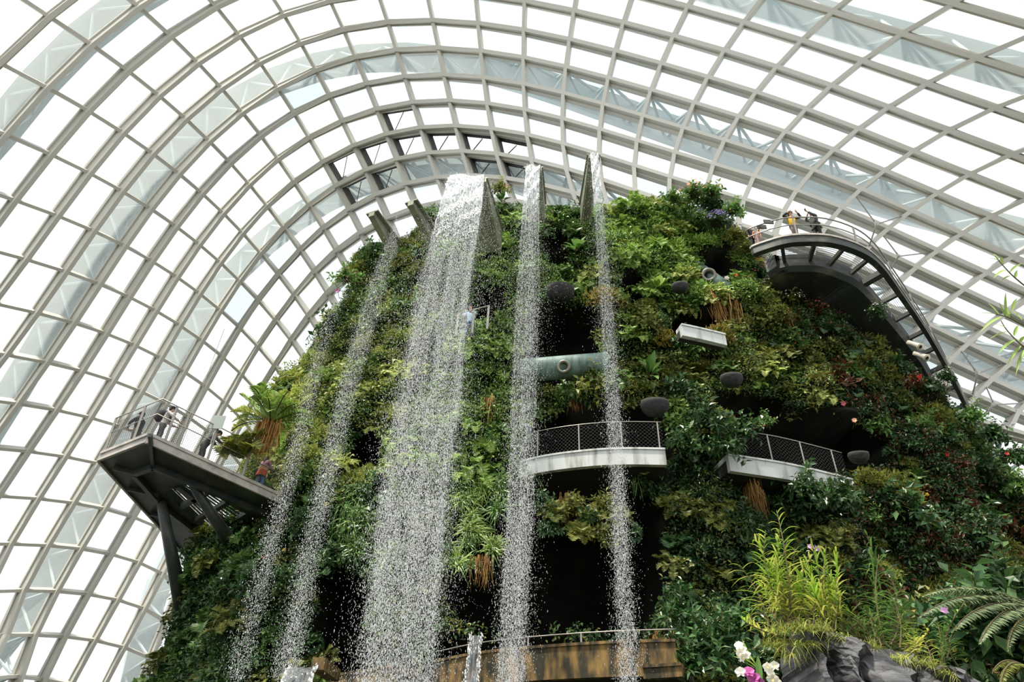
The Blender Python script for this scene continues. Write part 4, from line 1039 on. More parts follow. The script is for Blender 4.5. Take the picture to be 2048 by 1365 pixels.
BLK = cloth('black_cloth', 44, 44, 48); GRY = cloth('grey_cloth', 92, 88, 86); LGT = cloth('pale_cloth', 206, 200, 194)
p_, V, AJ, up = person('person in a dark jacket and dark cap standing at the left corner of the platform', atz((258, 902), ZD)[0], 75, BLK, GRY, .12, {-1: ((-.28, .18, 1.15), (-.12, .38, 1.1)), 1: ((.28, .2, 1.18), (.16, .42, 1.12))}, hat=BLK)
p_, V, AJ, up = person('person in a pale shirt with a dark backpack, one hand on the platform rail', atz((309, 893), ZD)[0], -68, LGT, GRY, .14, {-1: ((-.26, .16, 1.14), (-.2, .42, 1.1)), 1: ((.3, .22, 1.22), (.26, .5, 1.12))}, hat=BLK, H=1.76)
g = Geo(); c = up((0, -.22, 1.2)); g.tube([up((0, -.2, 1.0)), up((0, -.23, 1.05)), up((0, -.23, 1.35)), up((0, -.19, 1.46))], [.1, .17, .17, .1], 12)
for s in (-1, 1): g.tube([up((s * .11, -.12, 1.44)), up((s * .12, .1, 1.42)), up((s * .13, .13, 1.2)), up((s * .12, -.1, 1.05))], .022, 6)
g.build('backpack', BLK, p_, True)
person('person in dark grey bent over the platform rail with arms stretched out', atz((393, 935), ZD)[0], -60, cloth('charcoal_cloth', 58, 56, 58), cloth('charcoal_trousers', 60, 58, 60), .5, {-1: ((-.24, .25, 1.3), (-.2, .52, 1.3)), 1: ((.24, .25, 1.3), (.2, .52, 1.3))}, H=1.85, hat=BLK)
p_, V, AJ, up = person('person with long dark hair in a lilac top, a peach and orange wrap and jeans', atz((514, 982), ZD)[0], -25, cloth('lilac_top', 196, 148, 166), cloth('blue_jeans', 104, 130, 164), .1, {-1: ((-.24, .2, 1.14), (-.1, .42, 1.12)), 1: ((.24, .2, 1.14), (.12, .42, 1.12))}, hair='long', H=1.66)
g = Geo()
for (z0, z1, r0, r1) in ((1.16, .9, .19, .205),):
    a_ = np.arange(20) * 2 * math.pi / 20; rings = [(np.linspace(0, 1, 6)[k], z0 + (z1 - z0) * k / 5, r0 + (r1 - r0) * k / 5) for k in range(6)]
    Vv = np.array([up((r * math.cos(t) * 1.05, r * math.sin(t) * .85, z)) for _, z, r in rings for t in a_]); k = np.arange(6 * 20).reshape(6, 20); k2 = np.roll(k, -1, 1)
    g.add(Vv, np.stack([k[:-1], k2[:-1], k2[1:], k[1:]], -1).reshape(-1, 4))
g.build('peach_wrap', cloth('peach_wrap_cloth', 224, 172, 136), p_, True)
g = Geo(); rings = [(z, r + .012 * 0) for z, r in ((.93, .215), (.84, .225), (.72, .235), (.64, .24))]
Vv = np.array([up((r * math.cos(t) * (1 + .03 * math.sin(6 * t)) * 1.02, r * math.sin(t) * .86, z)) for z, r in rings for t in a_]); k = np.arange(4 * 20).reshape(4, 20); k2 = np.roll(k, -1, 1)
g.add(Vv, np.stack([k[:-1], k2[:-1], k2[1:], k[1:]], -1).reshape(-1, 4)); g.build('orange_wrap', cloth('orange_wrap_cloth', 214, 104, 76), p_, True)
def on_walk(px, z=24.5, off=0.0):
    return CAM + (atz(px, z)[0] - CAM) * 1.125 + [0, 0, off]
p_, V, AJ, up = person('person in a yellow vest and cap leaning on the curved walkway rail, arms spread', on_walk((1594, 479)), 180, cloth('yellow_vest', 222, 178, 44), cloth('taupe_trousers', 122, 108, 104), .08, {-1: ((-.42, .12, 1.36), (-.2, .28, 1.5)), 1: ((.42, .12, 1.38), (.2, .26, 1.5))}, hat=cloth('cap_cloth', 130, 104, 92), H=1.85, sleeves=BLK)
p_, V, AJ, up = person('person in a long dark green coat raising a phone on the curved walkway', on_walk((1640, 478)), 110, cloth('green_coat', 66, 76, 66), cloth('dark_trousers', 52, 52, 52), .02, {-1: ((-.28, .3, 1.22), (-.16, .42, 1.5)), 1: ((.36, .05, 1.55), (.12, .12, 1.66))}, H=1.85, shirt_low=.7)
g = Geo(); g.box(up((-.14, .5, 1.6)), (.035, .01, .075)); g.build('phone', BLK, p_)
person('person in dark clothes half hidden at the planted end of the curved walkway', on_walk((1508, 497)), 200, BLK, BLK, .1, {-1: ((-.3, .2, 1.2), (-.25, .45, 1.25))}, H=1.5)
person('person in a peach top beside the planted end of the curved walkway', on_walk((1519, 493)), 170, cloth('peach_top', 222, 164, 136), cloth('rose_trousers', 170, 120, 110), .1, H=1.25, hair='long')
person('person in a pale blue shirt standing in a niche beside the broad waterfall', atz((938, 678), 19.6)[0], 160, cloth('pale_blue_shirt', 168, 194, 214), cloth('navy_trousers', 70, 84, 110), .1, {-1: ((-.28, .2, 1.15), (-.2, .42, 1.1)), 1: ((.3, .2, 1.16), (.22, .45, 1.12))})
# ------------------------------------------------------------------ plants that stand out
def at_face(px, off=.1):
    q = hit(px); 
    if q is None: q = aty(px, 26)[0]
    n = hit_n(q); return q + n * off, n
def feature(kind, leaf, px, s, label, off=.15, up=.5, var=None, group=None):
    q, n = at_face(px, off); return add_plant(kind, leaf, q, orient(n, up), s, None, label, group or 'single out plants', var)
for px, lf, s, lab in (((1312, 590), 'bright', 1.25, 'big-leaved plant with paddle-shaped light green leaves right of the thin waterfall, upper of two'), ((1296, 765), 'mid', 1.15, 'big-leaved plant above a dark planting pocket right of the thin waterfall, lower of two'),
                      ((1152, 512), 'mid', 1.25, 'big paddle-leaved plant between the middle and thin waterfalls'), ((988, 502), 'bright', .9, 'plant with one tall upright leaf under the widest chute'),
                      ((1003, 415), 'mid', .8, 'round-leaved climber left of the middle waterfall near the summit'), ((760, 745), 'mid', .8, 'broad-leaved plant left of the broad waterfall at mid height'),
                      ((1215, 665), 'dark', .8, 'dark broad-leaved plant behind the thin waterfall')):
    feature('broadleaf_plant', lf, px, s, lab, .3, .45)
# the great fern at the left edge, above the platform
q, n = at_face((548, 855), .3); r_ = R_(61)
bf = empty('giant_fern', q, label='giant fern with long arching fronds standing out at the left edge above the platform', cat='fern')
cr = Geo()
for k in range(36):
    gg = Geo(); frond(gg, np.zeros(3), k * 2.4, r_.uniform(1.9, 3.1), math.radians(r_.uniform(15, 72)), r_.uniform(.1, .5), 34, .15, 0, 1, .028, r_)
    gg.build('frond', [LM['bright' if k % 3 else 'yellow'], LM['stem']], bf)
roots_geo(300, 1.7, .022, R_(62), .22).build('dead_frond_skirt', [LM['root']], bf)
bf2 = add_plant('fern', 'olive', at_face((492, 925), .2)[0], orient((-.6, -.7, .2), .5), 2.0, None, 'russet-tinged fern just behind the platform railing', 'single out plants')
# hanging beards and trailing grass
for px, s, lab in (((990, 815), 1.0, 'beard of brown hanging fibres between the broad and the middle waterfall'), ((1180, 785), 1.0, 'beard of brown roots hanging over the left white balcony, nearest the thin waterfall'),
                   ((1150, 790), .8, 'beard of brown roots hanging over the left white balcony, nearest the middle waterfall'), ((1425, 612), 1.5, 'long curtain of straw-coloured roots hanging over the short pale beam'), ((1447, 620), 1.3, 'straw-coloured roots hanging past the right end of the short pale beam'),
                   ((1562, 640), 1.1, 'beard of brown roots below the white-flowered shrub'), ((1495, 985), 1.0, 'pale roots hanging below the right white balcony'), ((1512, 1000), .9, 'pale roots hanging left of the tall lime canes'),
                   ((650, 770), .9, 'beard of brown fibres behind the left spray of water'), ((1130, 1010), 1.0, 'dark roots trailing under the left white balcony'), ((1330, 1290), 1.2, 'roots trailing past the right end of the ochre ledge'), ((965, 1130), 1.0, 'thin roots hanging beside the low dark hollow')):
    feature('hanging_root_mat', 'root', px, s, lab, .5, 1.0)
r_ = R_(63)
for k in range(34):
    x = r_.uniform(862, 1005); y = r_.uniform(855, 1140)
    feature('grass_tuft', 'bright' if k % 3 else 'mid', (x, y), r_.uniform(.85, 1.4), 'long bright grass trailing down the wet face right of the broad waterfall', .25, .2, None, 'trailing grass right of the broad waterfall')
for k in range(16):
    x = r_.uniform(690, 790); y = r_.uniform(1000, 1130)
    feature('grass_tuft', 'mid', (x, y), r_.uniform(1.1, 1.6), 'long grass trailing down left of and behind the broad waterfall', .25, .2, None, 'trailing grass behind the broad waterfall')
for k, (x, y) in enumerate(((1085, 1015), (1110, 1035), (1140, 1025), (1175, 1040), (1205, 1030), (1235, 1050), (1100, 1065), (1160, 1075), (1215, 1080), (1260, 1075))):
    q = aty((x, y), 24.6)[0]; add_plant('fern' if k % 2 else 'leafy_shrub', 'olive' if k % 3 else 'dark', q, orient((0, -1, .2), .3), 1.1, None, 'dim plant on the fringe hanging over the low dark hollow', 'plants fringing the low dark hollow')

# flowering shrubs: foliage with its blossoms
FS = {}
def flowering(px, s, leaf, petal_, n, size, label, off=.3, up=.55, R0=.62):
    q, nn = at_face(px, off); R = orient(nn, up); r = R_(int(px[0] * 7 + px[1])); root = empty('flowering_shrub', label=label, cat='shrub'); put(root, q, R, s)
    o = bpy.data.objects.new('foliage', PROTO[('leafy_shrub', leaf)][int(px[0]) % 3]); COL.objects.link(o); o.parent = root
    d = rdir(n, 5, 88, r); P_ = d * R0 * r.uniform(.85, 1.15, n)[:, None]
    bloom_geo(P_, d, size, 5, r).build('blossoms', PM[petal_], root)
    return root
fl = [((1385, 405), 1.5, 'mid', 'peach', 34, .075, 'leafy shrub with peach roses crowning the right end of the summit'), ((1425, 400), 1.3, 'mid', 'peach', 16, .07, 'tall leafy shrub with a few pale roses, right of the peach rose shrub'),
      ((1345, 415), 1.0, 'mid', 'pink', 14, .06, 'low rose shrub with pink blooms left of the peach rose shrub'), ((1428, 462), 1.3, 'dark', 'purple', 130, .045, 'shrub covered in small purple flowers below the peach roses'), ((1395, 450), 1.0, 'mid', 'purple', 70, .04, 'small purple-flowered shrub left of the larger purple one'),
      ((1462, 440), 1.1, 'mid', 'yellow', 14, .05, 'leafy shrub with yellow blooms at the start of the walkway'), ((1486, 535), 1.35, 'dark', 'red', 90, .04, 'shrub dotted with small red flowers under the near end of the walkway'), ((1512, 560), 1.1, 'dark', 'pink', 60, .04, 'shrub dotted with pink flowers right of the red-flowered shrub'),
      ((1538, 588), 1.25, 'olive', 'white', 150, .04, 'rounded shrub dense with tiny white flowers below the walkway'), ((1575, 610), 1.2, 'olive', 'white', 120, .04, 'second tiny-white-flowered shrub, nearer the dark underside of the walkway'), ((1628, 632), 1.3, 'dark', 'pink', 110, .045, 'shrub with many pink flowers under the inner curve of the walkway'),
      ((1660, 655), 1.0, 'red', 'pink', 50, .045, 'russet shrub with pink flowers right of the bigger pink-flowered shrub'), ((700, 575), 1.1, 'mid', 'pink', 40, .05, 'pink-flowered shrub on the upper left edge of the mountain'), ((662, 690), 1.0, 'olive', 'peach', 30, .05, 'peach-flowered shrub on the left edge behind the faint spray'),
      ((1000, 395), .9, 'olive', 'orange', 18, .06, 'shrub with orange-pink leaves and blooms beside the widest chute'), ((1745, 640), 1.0, 'dark', 'white', 24, .05, 'dark shrub with white flowers close under the walkway'), ((1585, 700), .9, 'mid', 'red', 16, .06, 'shrub with scattered red blooms in the middle of the right slope'),
      ((1690, 840), .9, 'dark', 'peach', 12, .07, 'shrub with a few peach blooms above the right balcony'), ((1880, 770), .9, 'dark', 'white', 20, .05, 'white-flowered shrub at the lower end of the walkway'), ((1820, 780), .9, 'red', 'red', 14, .06, 'russet shrub with red flowers under the lower end of the walkway')]
for a in fl: flowering(*a)
# single conspicuous blooms
bl = [((1641, 668), 'orange', .22, 'single orange-red bloom on the right slope'), ((1668, 678), 'red', .16, 'red bloom just right of the orange-red bloom'), ((1816, 778), 'red', .2, 'bright red bloom near the lower end of the walkway'), ((1868, 930), 'red', .2, 'red bloom on the far right slope'), ((1460, 574), 'orange', .2, 'orange lily beside the white heart-shaped bloom'),
      ((1484, 577), 'red', .17, 'red lily right of the orange lily'), ((1442, 580), 'white', .24, 'white heart-shaped bloom below the ringed nozzle'), ((1668, 828), 'pink', .22, 'pink bloom over the right balcony'), ((1690, 862), 'peach', .2, 'peach bloom hanging above the sharp corner of the right balcony'), ((1986, 930), 'red', .16, 'red bloom at the right edge shrubs'),
      ((1984, 960), 'white', .22, 'white bloom at the right edge shrubs'), ((1515, 870), 'pink', .14, 'small pink bloom in the glossy shrub before the right balcony'), ((681, 945), 'yellow', .34, 'yellow hibiscus-like bloom behind the spray of water'), ((552, 1133), 'red', .13, 'small red bloom on the dim slope under the platform'), ((590, 1118), 'yellow', .13, 'small yellow bloom on the dim slope under the platform'),
      ((690, 606), 'magenta', .22, 'magenta bloom on the upper left edge'), ((1830, 1008), 'yellow', .14, 'yellow bloom on the shaded right slope')]
for px, pc, s_, lab in bl:
    q, n = at_face(px, .75); s_ = s_ * .62; root = empty('blossom', q, label=lab, cat='flower'); r = R_(int(px[0])); d = nrm(n * .6 + nrm(CAM - q) * .6)
    bloom_geo(np.array([d * 0, d * .03, d * .02]), np.array([d, nrm(d + r.normal(0, .4, 3)), nrm(d + r.normal(0, .4, 3))]), s_, 5, r).build('petals', PM[pc], root)
    g = Geo(); g.tube([d * 0, -d * .4 + [0, 0, -.25]], [.012, .016], 5); g.build('stalk', LM['stem'], root)
# glossy shrub hanging out in front of the balconies, and shrubs on the skyline
for px, y, s, lf, lab in (((1420, 862), 23.6, 1.5, 'dark', 'glossy dark shrub reaching out before the gap between the two balconies, main crown'), ((1482, 872), 23.4, 1.45, 'dark', 'glossy shrub leaning over the left end of the right balcony'), ((1375, 893), 23.8, 1.2, 'dark', 'glossy shrub at the right end of the left balcony'),
                          ((1450, 905), 23.4, 1.2, 'dark', 'glossy shrub below the left end of the right balcony'), ((1530, 850), 24.0, .9, 'mid', 'lighter leafy sprig at the top right of the glossy shrub'), ((1610, 985), 23.6, 1.1, 'dark', 'leafy sprig rising in front of the right balcony'), ((1680, 1010), 23.6, 1.3, 'dark', 'leafy shrub under the sharp corner of the right balcony'),
                          ((1985, 880), 27.5, 1.5, 'dark', 'tall shrub on the right skyline below the walkway end'), ((2025, 925), 27.3, 1.4, 'dark', 'shrub on the right skyline at the picture edge'), ((1940, 845), 28.0, 1.2, 'mid', 'shrub wrapping the lower end of the walkway'), ((2040, 985), 27, 1.4, 'mid', 'loose shrub against the sky at the right edge')):
    add_plant('leafy_shrub', lf, aty(px, y)[0], orient((0, -1, .1), .55), s, None, lab, 'single out plants')
for px, lf, s, lab in (((1290, 968), 'bright', 1.2, 'bright drooping fern right of the thin waterfall under the left balcony'), ((1245, 650), 'bright', 1.2, 'bright fern bank just right of the thin waterfall, upper'), ((1265, 690), 'bright', 1.3, 'bright fern bank just right of the thin waterfall, lower'), ((1720, 700), 'silver', .9, 'silvery fern with long fronds on the right slope')):
    if lf == 'silver': PROTO[('fern', 'silver')] = [PROTO[('fern', 'mid')][0].copy()]; PROTO[('fern', 'silver')][0].materials[0] = LM['silver']
    feature('fern' if lf == 'silver' or px[1] > 900 else 'feathery_fern', lf, px, s, lab, .35)

# ------------------------------------------------------------------ foreground at the lower right
# slate boulder
r_ = R_(71); nx, nz = 46, 70
top_px = [(1596, 1275), (1612, 1248), (1660, 1266), (1720, 1287), (1790, 1306), (1850, 1324), (1905, 1342), (1965, 1368), (2010, 1420)]
T = np.array([aty(p, 6.5 + .25 * math.sin(k * 1.7))[0] for k, p in enumerate(top_px)]); T = smooth(T, 6); nx = len(T)
V = []
for k in range(nz):
    f = k / (nz - 1)
    for i in range(nx):
        base = T[i] * 1.0; sh = f * 3.6
        p = base + np.array([.25 * f, -.55 * f - .15 * math.sin(f * 3), -sh])
        st = math.sin(i * .9 + k * .55) * .5 + math.sin(i * .37 - k * .9 + 2) * .5
        ridge = ((i * .105 + k * .05 + .25 * math.sin(k * .21)) % 1) ** 1.6; rid2 = ((i * .23 - k * .04 + .3 * math.sin(i * .4 + k * .11)) % 1)
        p = p + np.array([-.15, -1, .15]) * (.26 * ridge + .1 * rid2 + .04 * st) * min(1, .25 + f * 8) + r_.normal(0, .009, 3)
        V.append(p)
fr = np.array(V).reshape(nz, nx, 3); bk = fr.copy(); bk[:, :, 1] = np.maximum(bk[0, :, 1], 0)[None] + np.linspace(.5, 1.0, nz)[:, None]; bk[0] = fr[0] + [0, .25, .02]
o0 = T[nx // 2]; g = Geo(); k = np.arange(nz * nx).reshape(nz, nx); 
Fq = np.stack([k[:-1, :-1], k[1:, :-1], k[1:, 1:], k[:-1, 1:]], -1).reshape(-1, 4)
g.add(np.concatenate([fr.reshape(-1, 3), bk.reshape(-1, 3)]) - o0, np.concatenate([Fq, Fq[:, ::-1] + nz * nx]))
g.F.append((np.stack([k[0, 1:], k[0, :-1], k[0, :-1] + nz * nx, k[0, 1:] + nz * nx], -1)[:, ::-1], 0))
for c in (0, nx - 1): g.F.append((np.stack([k[:-1, c], k[1:, c], k[1:, c] + nz * nx, k[:-1, c] + nz * nx], -1)[:, ::(1 if c == 0 else -1)], 0))
rock = g.build('slate_boulder', M_SLATE, None, label='dark grey layered slate boulder at the bottom right with grass on its top', cat='boulder'); rock.location = o0

def cane(root, base, top, r, nl=22, leaf='cane', ll=.17, o0=None):
    """upright orchid cane: stem with two ranks of narrow arching leaves"""
    g = Geo(); S = 14; t = np.linspace(0, 1, S); sway = r.normal(0, .05, 3) * [1, 1, 0]
    Pp = base + (top - base) * t[:, None] + sway * np.sin(t * 3.1)[:, None]
    g.tube(Pp - o0, np.linspace(.009, .004, S), 5, 1)
    az = r.uniform(0, 3.14); h = np.array([math.cos(az), math.sin(az), 0])
    for k in range(nl):
        f = .12 + .86 * (k + r.uniform(0, .6)) / nl; p = np.array([np.interp(f, t, Pp[:, c]) for c in range(3)]) - o0
        s_ = 1 if k % 2 else -1; L = ll * r.uniform(.75, 1.15) * (1 - .45 * max(0, f - .75) / .25) * (1 if f > .25 else .75); d = nrm(h * s_ + np.array([0, 0, .5 + .6 * f]) + r.normal(0, .25, 3))
        blade(g, p, d, np.array([0, 0, 1.0]) - h * s_ * .2, L, .017, r.uniform(.25, .65), 6, 0, ws=.0085 * np.array([.7, 1, 1, .85, .5, .05]))
    return g.build('cane', [LM[leaf], LM['stem']], root)
def orchid_clump(label, canes, y, leaf='cane', seed=1, ll=.17, flowers=(), nl=22):
    r = R_(seed); o0 = aty(canes[0][0], y)[0]; root = empty('orchid_clump', o0, label=label, cat='orchid')
    for (b, t) in canes:
        yy = y + r.uniform(-.3, .3); cane(root, aty(b, yy)[0], aty(t, yy + .05)[0], r, int(nl * r.uniform(.8, 1.15)), leaf, ll, o0)
    for px, pc, s_ in flowers:
        q = aty(px, y - .05)[0] - o0; bloom_geo(np.array([q, q + [.006, -.02, -.004]]), np.array([nrm((-.2, -1, .1)), nrm((.3, -1, -.2))]), s_, 5, r).build('flower', PM[pc], root)
    return root
r_ = R_(81)
def cn(bx, by, tx, ty, n, sx, sy):
    return [((bx + r_.normal(0, sx * .6), by + r_.normal(0, 8)), (tx + r_.normal(0, sx), ty + r_.normal(0, sy))) for _ in range(n)]
orchid_clump('tallest clump of lime-green orchid canes rising from the left end of the boulder', [((1585, 1250), (1553, 1022)), ((1590, 1250), (1560, 1060)), ((1580, 1245), (1507, 1075)), ((1580, 1250), (1532, 1062)), ((1600, 1250), (1590, 1095))] + cn(1580, 1250, 1560, 1125, 17, 34, 32), 6.6, 'cane', 2, .25, nl=26)
orchid_clump('lime-green orchid clump with two lilac flowers, right of the tallest clump', [((1650, 1258), (1621, 1085)), ((1655, 1258), (1652, 1092)), ((1660, 1258), (1672, 1100))] + cn(1655, 1262, 1655, 1150, 13, 24, 24), 6.8, 'cane', 3, .23, [((1619, 1094), 'lilac', .035), ((1633, 1099), 'lilac', .035)], nl=26)
orchid_clump('darker green orchid clump on the middle of the boulder', [((1765, 1290), (1731, 1062)), ((1765, 1290), (1742, 1080)), ((1770, 1290), (1758, 1110)), ((1780, 1290), (1775, 1140))] + cn(1775, 1295, 1775, 1190, 9, 26, 26), 6.9, 'mid', 4, .25, nl=26)
orchid_clump('small orchid clump with a lilac flower at the right end of the boulder', cn(1885, 1335, 1880, 1240, 3, 16, 10) + [((1890, 1340), (1930, 1205)), ((1925, 1345), (1918, 1250))] , 7.0, 'mid', 5, .17, [((1886, 1222), 'lilac', .04)])
orchid_clump('short leafy shoots on the crest of the boulder between the clumps', cn(1715, 1285, 1712, 1225, 9, 34, 14), 6.7, 'mid', 6, .13, nl=14)
orchid_clump('yellowing low shoots spilling over the right half of the boulder', cn(1830, 1318, 1826, 1262, 9, 30, 14), 6.7, 'cane', 7, .13, nl=14)
orchid_clump('leaning orchid shoot left of the tufted grass on the boulder', [((1560, 1275), (1484, 1238)), ((1545, 1262), (1512, 1208)), ((1530, 1275), (1497, 1225))], 6.4, 'cane', 8, .15, nl=14)
for px, s, lf in (((1322, 432), 1.2, 'mid'), ((1350, 448), 1.3, 'mid'), ((1376, 432), 1.5, 'mid'), ((1402, 446), 1.4, 'mid'), ((1430, 432), 1.5, 'dark'), ((1448, 462), 1.4, 'mid'), ((1470, 478), 1.3, 'olive'), ((1412, 412), 1.1, 'dark'), ((1490, 500), 1.1, 'olive'), ((1365, 410), 1.1, 'mid')):
    add_plant('leafy_shrub', lf, aty(px, 26.9 if px[1] < 470 else 25.9)[0], orient((0, -1, .3), .7), s, None, 'leafy shrub massed under the peach roses at the right end of the summit', 'shrubs under the peach roses')
PROTO[('rock_grass', 'straw')] = [grass_geo(110, .22, .004, R_(82), .7, (20, 85)).mesh('rock_grass', [LM['straw']]), grass_geo(100, .2, .004, R_(83), 1.1, (10, 70)).mesh('rock_grass', [LM['straw']])]
CATS['rock_grass'] = 'grass'; HUES['straw'] = 'straw'; NAMES['rock_grass'] = 'grass'
for k, (x, y, s) in enumerate(((1560, 1268, 1.0), (1585, 1290, 1.1), (1602, 1262, 1.0), (1575, 1312, .9), (1640, 1262, .9), (1680, 1276, .8), (1740, 1298, .8), (1800, 1318, .8), (1850, 1332, .8), (1620, 1290, .7), (1545, 1295, .8), (1905, 1350, .8))):
    add_plant('rock_grass', 'straw', aty((x, y), 6.35)[0], orient((0, -.6, .6), .5), s, None, 'dry yellowish grass tuft on the crest of the slate boulder', 'grass tufts on the boulder', k % 2)
# moth orchids below the grass
def moth_orchid(label, stem, blooms, leaves, y, pc2=None):
    P_ = smooth(np.array([aty(p, y)[0] for p in stem]), 4); o0 = P_[0]; root = empty('moth_orchid', o0, label=label, cat='orchid'); r = R_(int(stem[0][0]))
    g = Geo(); g.tube(P_ - o0, np.linspace(.012, .005, len(P_)), 6); g.build('stem', LM['cane'], root)
    for (x, y_), pc, s_ in blooms:
        q = aty((x, y_), y - .06)[0] - o0; d = nrm(np.array([r.normal(-.1, .35), -1, r.normal(.1, .3)])); g = Geo()
        a = nrm(np.cross(d, (0, 0, 1))); b = np.cross(a, d)
        for k in range(5):
            ph = math.pi / 2 + k * 2 * math.pi / 5; dd = nrm(a * math.cos(ph) + b * math.sin(ph) + d * .2); w_ = s_ * (1.15 if k in (1, 4) else .7)
            blade(g, q, dd, d, s_, w_, .1, 7)
        bl_ = g.build('flower', PM[pc], root); g = Geo(); blade(g, q + d * .01, nrm(d - b * .4), b, s_ * .5, s_ * .4, .1, 5); g.build('lip', PM[pc2 or 'yellow'], bl_)
    for (a_, b_, w_) in leaves:
        p, q = aty([a_, b_], y - .02); g = Geo(); d = q - p; blade(g, p - o0, nrm(d), np.array([0, -.6, .8]), np.linalg.norm(d), w_, .03, 8); g.build('leaf', LM['bright' if w_ < .05 else 'mid'], root)
moth_orchid('white orchid spray with bright strap leaves at the bottom, left of the boulder', [(1535, 1385), (1518, 1345), (1505, 1320), (1488, 1298)], [((1478, 1292), 'white', .04), ((1484, 1302), 'white', .045), ((1492, 1312), 'white', .045), ((1482, 1316), 'white', .04), ((1478, 1310), 'white', .035)],
            [((1512, 1335), (1466, 1298), .03), ((1508, 1325), (1474, 1285), .03), ((1505, 1328), (1465, 1312), .025), ((1514, 1340), (1477, 1318), .028), ((1520, 1370), (1515, 1310), .05), ((1500, 1322), (1484, 1278), .025)], 5.8)
moth_orchid('magenta and cream orchid blooms at the very bottom, left of the boulder', [(1530, 1395), (1510, 1358), (1490, 1345)], [((1481, 1345), 'white', .045), ((1497, 1345), 'magenta', .05), ((1508, 1358), 'magenta', .055), ((1516, 1366), 'magenta', .05)], [((1535, 1390), (1490, 1375), .04)], 5.7, 'pink')
moth_orchid('white orchid blooms low beside the left foot of the boulder', [(1555, 1400), (1548, 1360), (1545, 1335)], [((1534, 1334), 'white', .04), ((1549, 1332), 'white', .04), ((1540, 1348), 'white', .04), ((1545, 1358), 'white', .05), ((1552, 1366), 'white', .045)], [((1550, 1385), (1532, 1345), .03), ((1540, 1385), (1546, 1325), .03)], 5.75)
# tree fern reaching in from the right
def tree_fern(label, base_px, tips, y, leaf, seed, n=34, pl=.05, pw=.15, rise_=.25):
    r = R_(seed); o0 = aty(base_px, y)[0]; root = empty('tree_fern', o0, label=label, cat='fern')
    for tp, yy in tips:
        q = aty(tp, yy)[0]; d = q - o0; L = np.linalg.norm(d[:2]) * 1.15; g = Geo(); az = math.atan2(d[1], d[0]); t = np.linspace(0, 1, n + 1)
        rise = rise_ * L; Pp = np.stack([d[0] * t, d[1] * t, d[2] * t + rise * 4 * (t * (1 - t)) * .8], -1); T_ = nrm(np.gradient(Pp, axis=0)); sd = nrm(np.cross(T_, (0, 0, 1))); N_ = np.cross(sd, T_)
        ln = L * pw * np.sin(np.pi * np.clip(t * .84 + .14, 0, 1)) ** .8
        for s_ in (-1, 1):
            for rr in range(2):
                dd = nrm(sd * s_ + T_ * (.35 + .3 * rr) - N_ * (.35 + .25 * rr) + r.normal(0, .05, T_.shape)); g.leaves(Pp[2:] + T_[2:] * (rr * L * .4 / n), dd[2:], N_[2:], ln[2:] * r.uniform(.85, 1.1, n - 1), L * .016, .1, 0, .1)
        g.tube(Pp, np.linspace(.02, .006, n + 1), 5, 1); g.build('frond', [LM[leaf], LM['stem']], root)
    return root
tree_fern('silvery tree fern whose long fronds reach in from the right edge above the boulder', (2085, 1225), [((1848, 1192), 9.2), ((1842, 1232), 9.0), ((1905, 1262), 8.8), ((1960, 1285), 8.7)], 9.4, 'silver', 91, pw=.12, rise_=.13)
tree_fern('small drooping fern at the bottom right corner', (2070, 1350), [((1985, 1345), 7.5), ((2000, 1375), 7.3), ((2020, 1330), 7.8)], 7.6, 'olive', 92, 24)
tree_fern('silvery fern frond tips low on the right edge', (2100, 1260), [((2000, 1250), 9.0), ((2015, 1300), 8.8)], 9.2, 'silver', 93, 26)
# planted bank that carries the boulder's neighbours
nb, mb = 40, 14; TT, RR = np.meshgrid(np.arange(nb) * 2 * math.pi / nb, np.linspace(0, 1, mb), indexing='ij')
X = np.stack([7.0 + 4.6 * RR * np.cos(TT), 11.2 + 3.4 * RR * np.sin(TT), 4.1 * (1 - RR ** 2.2) + .15 * np.sin(TT * 5) * RR - .05], -1); k = np.arange(nb * mb).reshape(nb, mb); k2 = np.roll(k, -1, 0)
g = Geo(); g.add(X.reshape(-1, 3), np.stack([k[:, :-1], k2[:, :-1], k2[:, 1:], k[:, 1:]], -1).reshape(-1, 4)); r_b = R_(99)
kk = r_b.integers(0, nb * mb, 5000); B3 = X.reshape(-1, 3)[kk] + r_b.normal(0, .2, (5000, 3)) * [1, 1, .3]
g.leaves(B3, rdir(5000, 10, 80, r_b), np.array([0, 0, 1.0]) + r_b.normal(0, .4, (5000, 3)), r_b.uniform(.12, .26, 5000), r_b.uniform(.06, .12, 5000), .15, 1, .15)
g.build('planted_bank', [M_SOIL, LM['dark']], None, kind='stuff', label='leafy planted bank behind the slate boulder', cat='planting')
# dark shrubs filling the ground behind and below the boulder
for k, (x, y, yy, s, lf) in enumerate(((1960, 1300, 10, 1.2, 'dark'), (2030, 1330, 10, 1.2, 'dark'), (1930, 1240, 11, 1.1, 'dark'), (2020, 1230, 11.5, 1.2, 'dark'), (1860, 1260, 11, .9, 'olive'), (1400, 1290, 21.5, 1.4, 'dark'), (1440, 1320, 21.0, 1.4, 'dark'), (1380, 1345, 21.0, 1.4, 'dark'), (1480, 1260, 21.5, 1.4, 'dark'), (1355, 1240, 22, 1.1, 'dark'))):
    add_plant('leafy_shrub', lf, aty((x, y), yy)[0], orient((0, -1, .3), .6), s, None, ('dark leafy shrub in the shade behind the slate boulder and tree fern' if k < 5 else 'dark glossy shrub below the thin waterfall, left of the boulder orchids'), 'shrubs behind the boulder' if k < 5 else 'shrubs right of the ochre ledge')
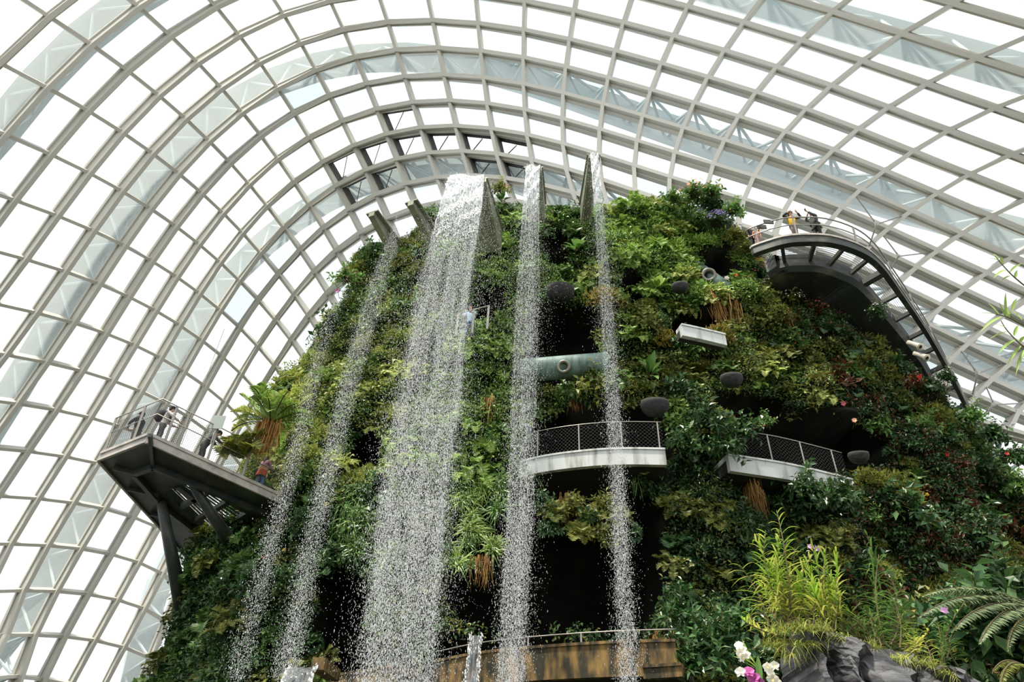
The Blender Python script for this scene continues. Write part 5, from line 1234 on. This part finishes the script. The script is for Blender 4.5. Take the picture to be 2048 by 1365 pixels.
# bamboo-leaved branch at the right edge
br = empty('bamboo_branch', aty((2075, 620), 4.6)[0], label='bright thin branch with narrow bamboo-like leaves hanging in from the right edge', cat='branch'); o0 = np.array(br.location); r_ = R_(95)
for stem, lv in (([(2085, 600), (2030, 556), (2003, 528), (1990, 512)], [((1998, 522), (1973, 514)), ((1996, 520), (1985, 504)), ((2012, 540), (1989, 556)), ((2022, 552), (2004, 562)), ((2030, 557), (2035, 536)), ((2020, 545), (2048, 522)), ((2005, 530), (2003, 512))]),
                 ([(2085, 668), (2045, 650), (2015, 635), (1992, 629)], [((1992, 629), (1950, 627)), ((1998, 630), (1969, 598)), ((2010, 634), (1994, 596)), ((2012, 635), (2010, 572)), ((2018, 637), (2011, 608)), ((2030, 640), (2012, 612)), ((2044, 640), (2016, 614)), ((2003, 634), (1964, 662)), ((2024, 622), (2036, 590))]),
                 ([(2085, 715), (2045, 692), (2015, 662), (2002, 642)], [((2016, 664), (1980, 678)), ((2030, 680), (2000, 706)), ((2042, 692), (2018, 728)), ((2048, 700), (2034, 745)), ((2028, 672), (2038, 645)), ((2040, 685), (2050, 672)), ((2010, 655), (1985, 650))])):
    P_ = smooth(np.array([aty(p, 4.6)[0] for p in stem]), 4) - o0; g = Geo(); g.tube(P_, np.linspace(.008, .0035, len(P_)), 5); g.build('twig', LM['stem'], br)
    for a_, b_ in lv:
        p, q = aty(a_, 4.6)[0], aty(b_, 4.6 + r_.uniform(-.12, .12))[0]; d = q - p; L = np.linalg.norm(d); g = Geo()
        blade(g, p - o0, nrm(d + np.array([0, 0, .18 * L])), nrm(np.array([.2, -.7, .7])), L, .02, .2, 8, ws=.0135 * np.array([.35, .8, 1, 1, .85, .6, .3, .03])); g.build('leaf', LM['bright'], br)

P_ = np.array([atz((371, 742), 19.5)[0], atz((371, 742), 19.5)[0] * .5 + atz((363, 890), ZD)[0] * .5, atz((363, 890), ZD)[0]]); P_[:2, :2] = P_[2, :2]; P_[0, 2] = ZD + 5.6; P_[1, 2] = ZD + 2.8
g = Geo(); g.tube(P_ - P_[2], .012, 5); hc = g.build('hanging_cable', M_RAIL, None, label='thin vertical cable hanging down to the pointed platform', cat='cable'); hc.location = P_[2]
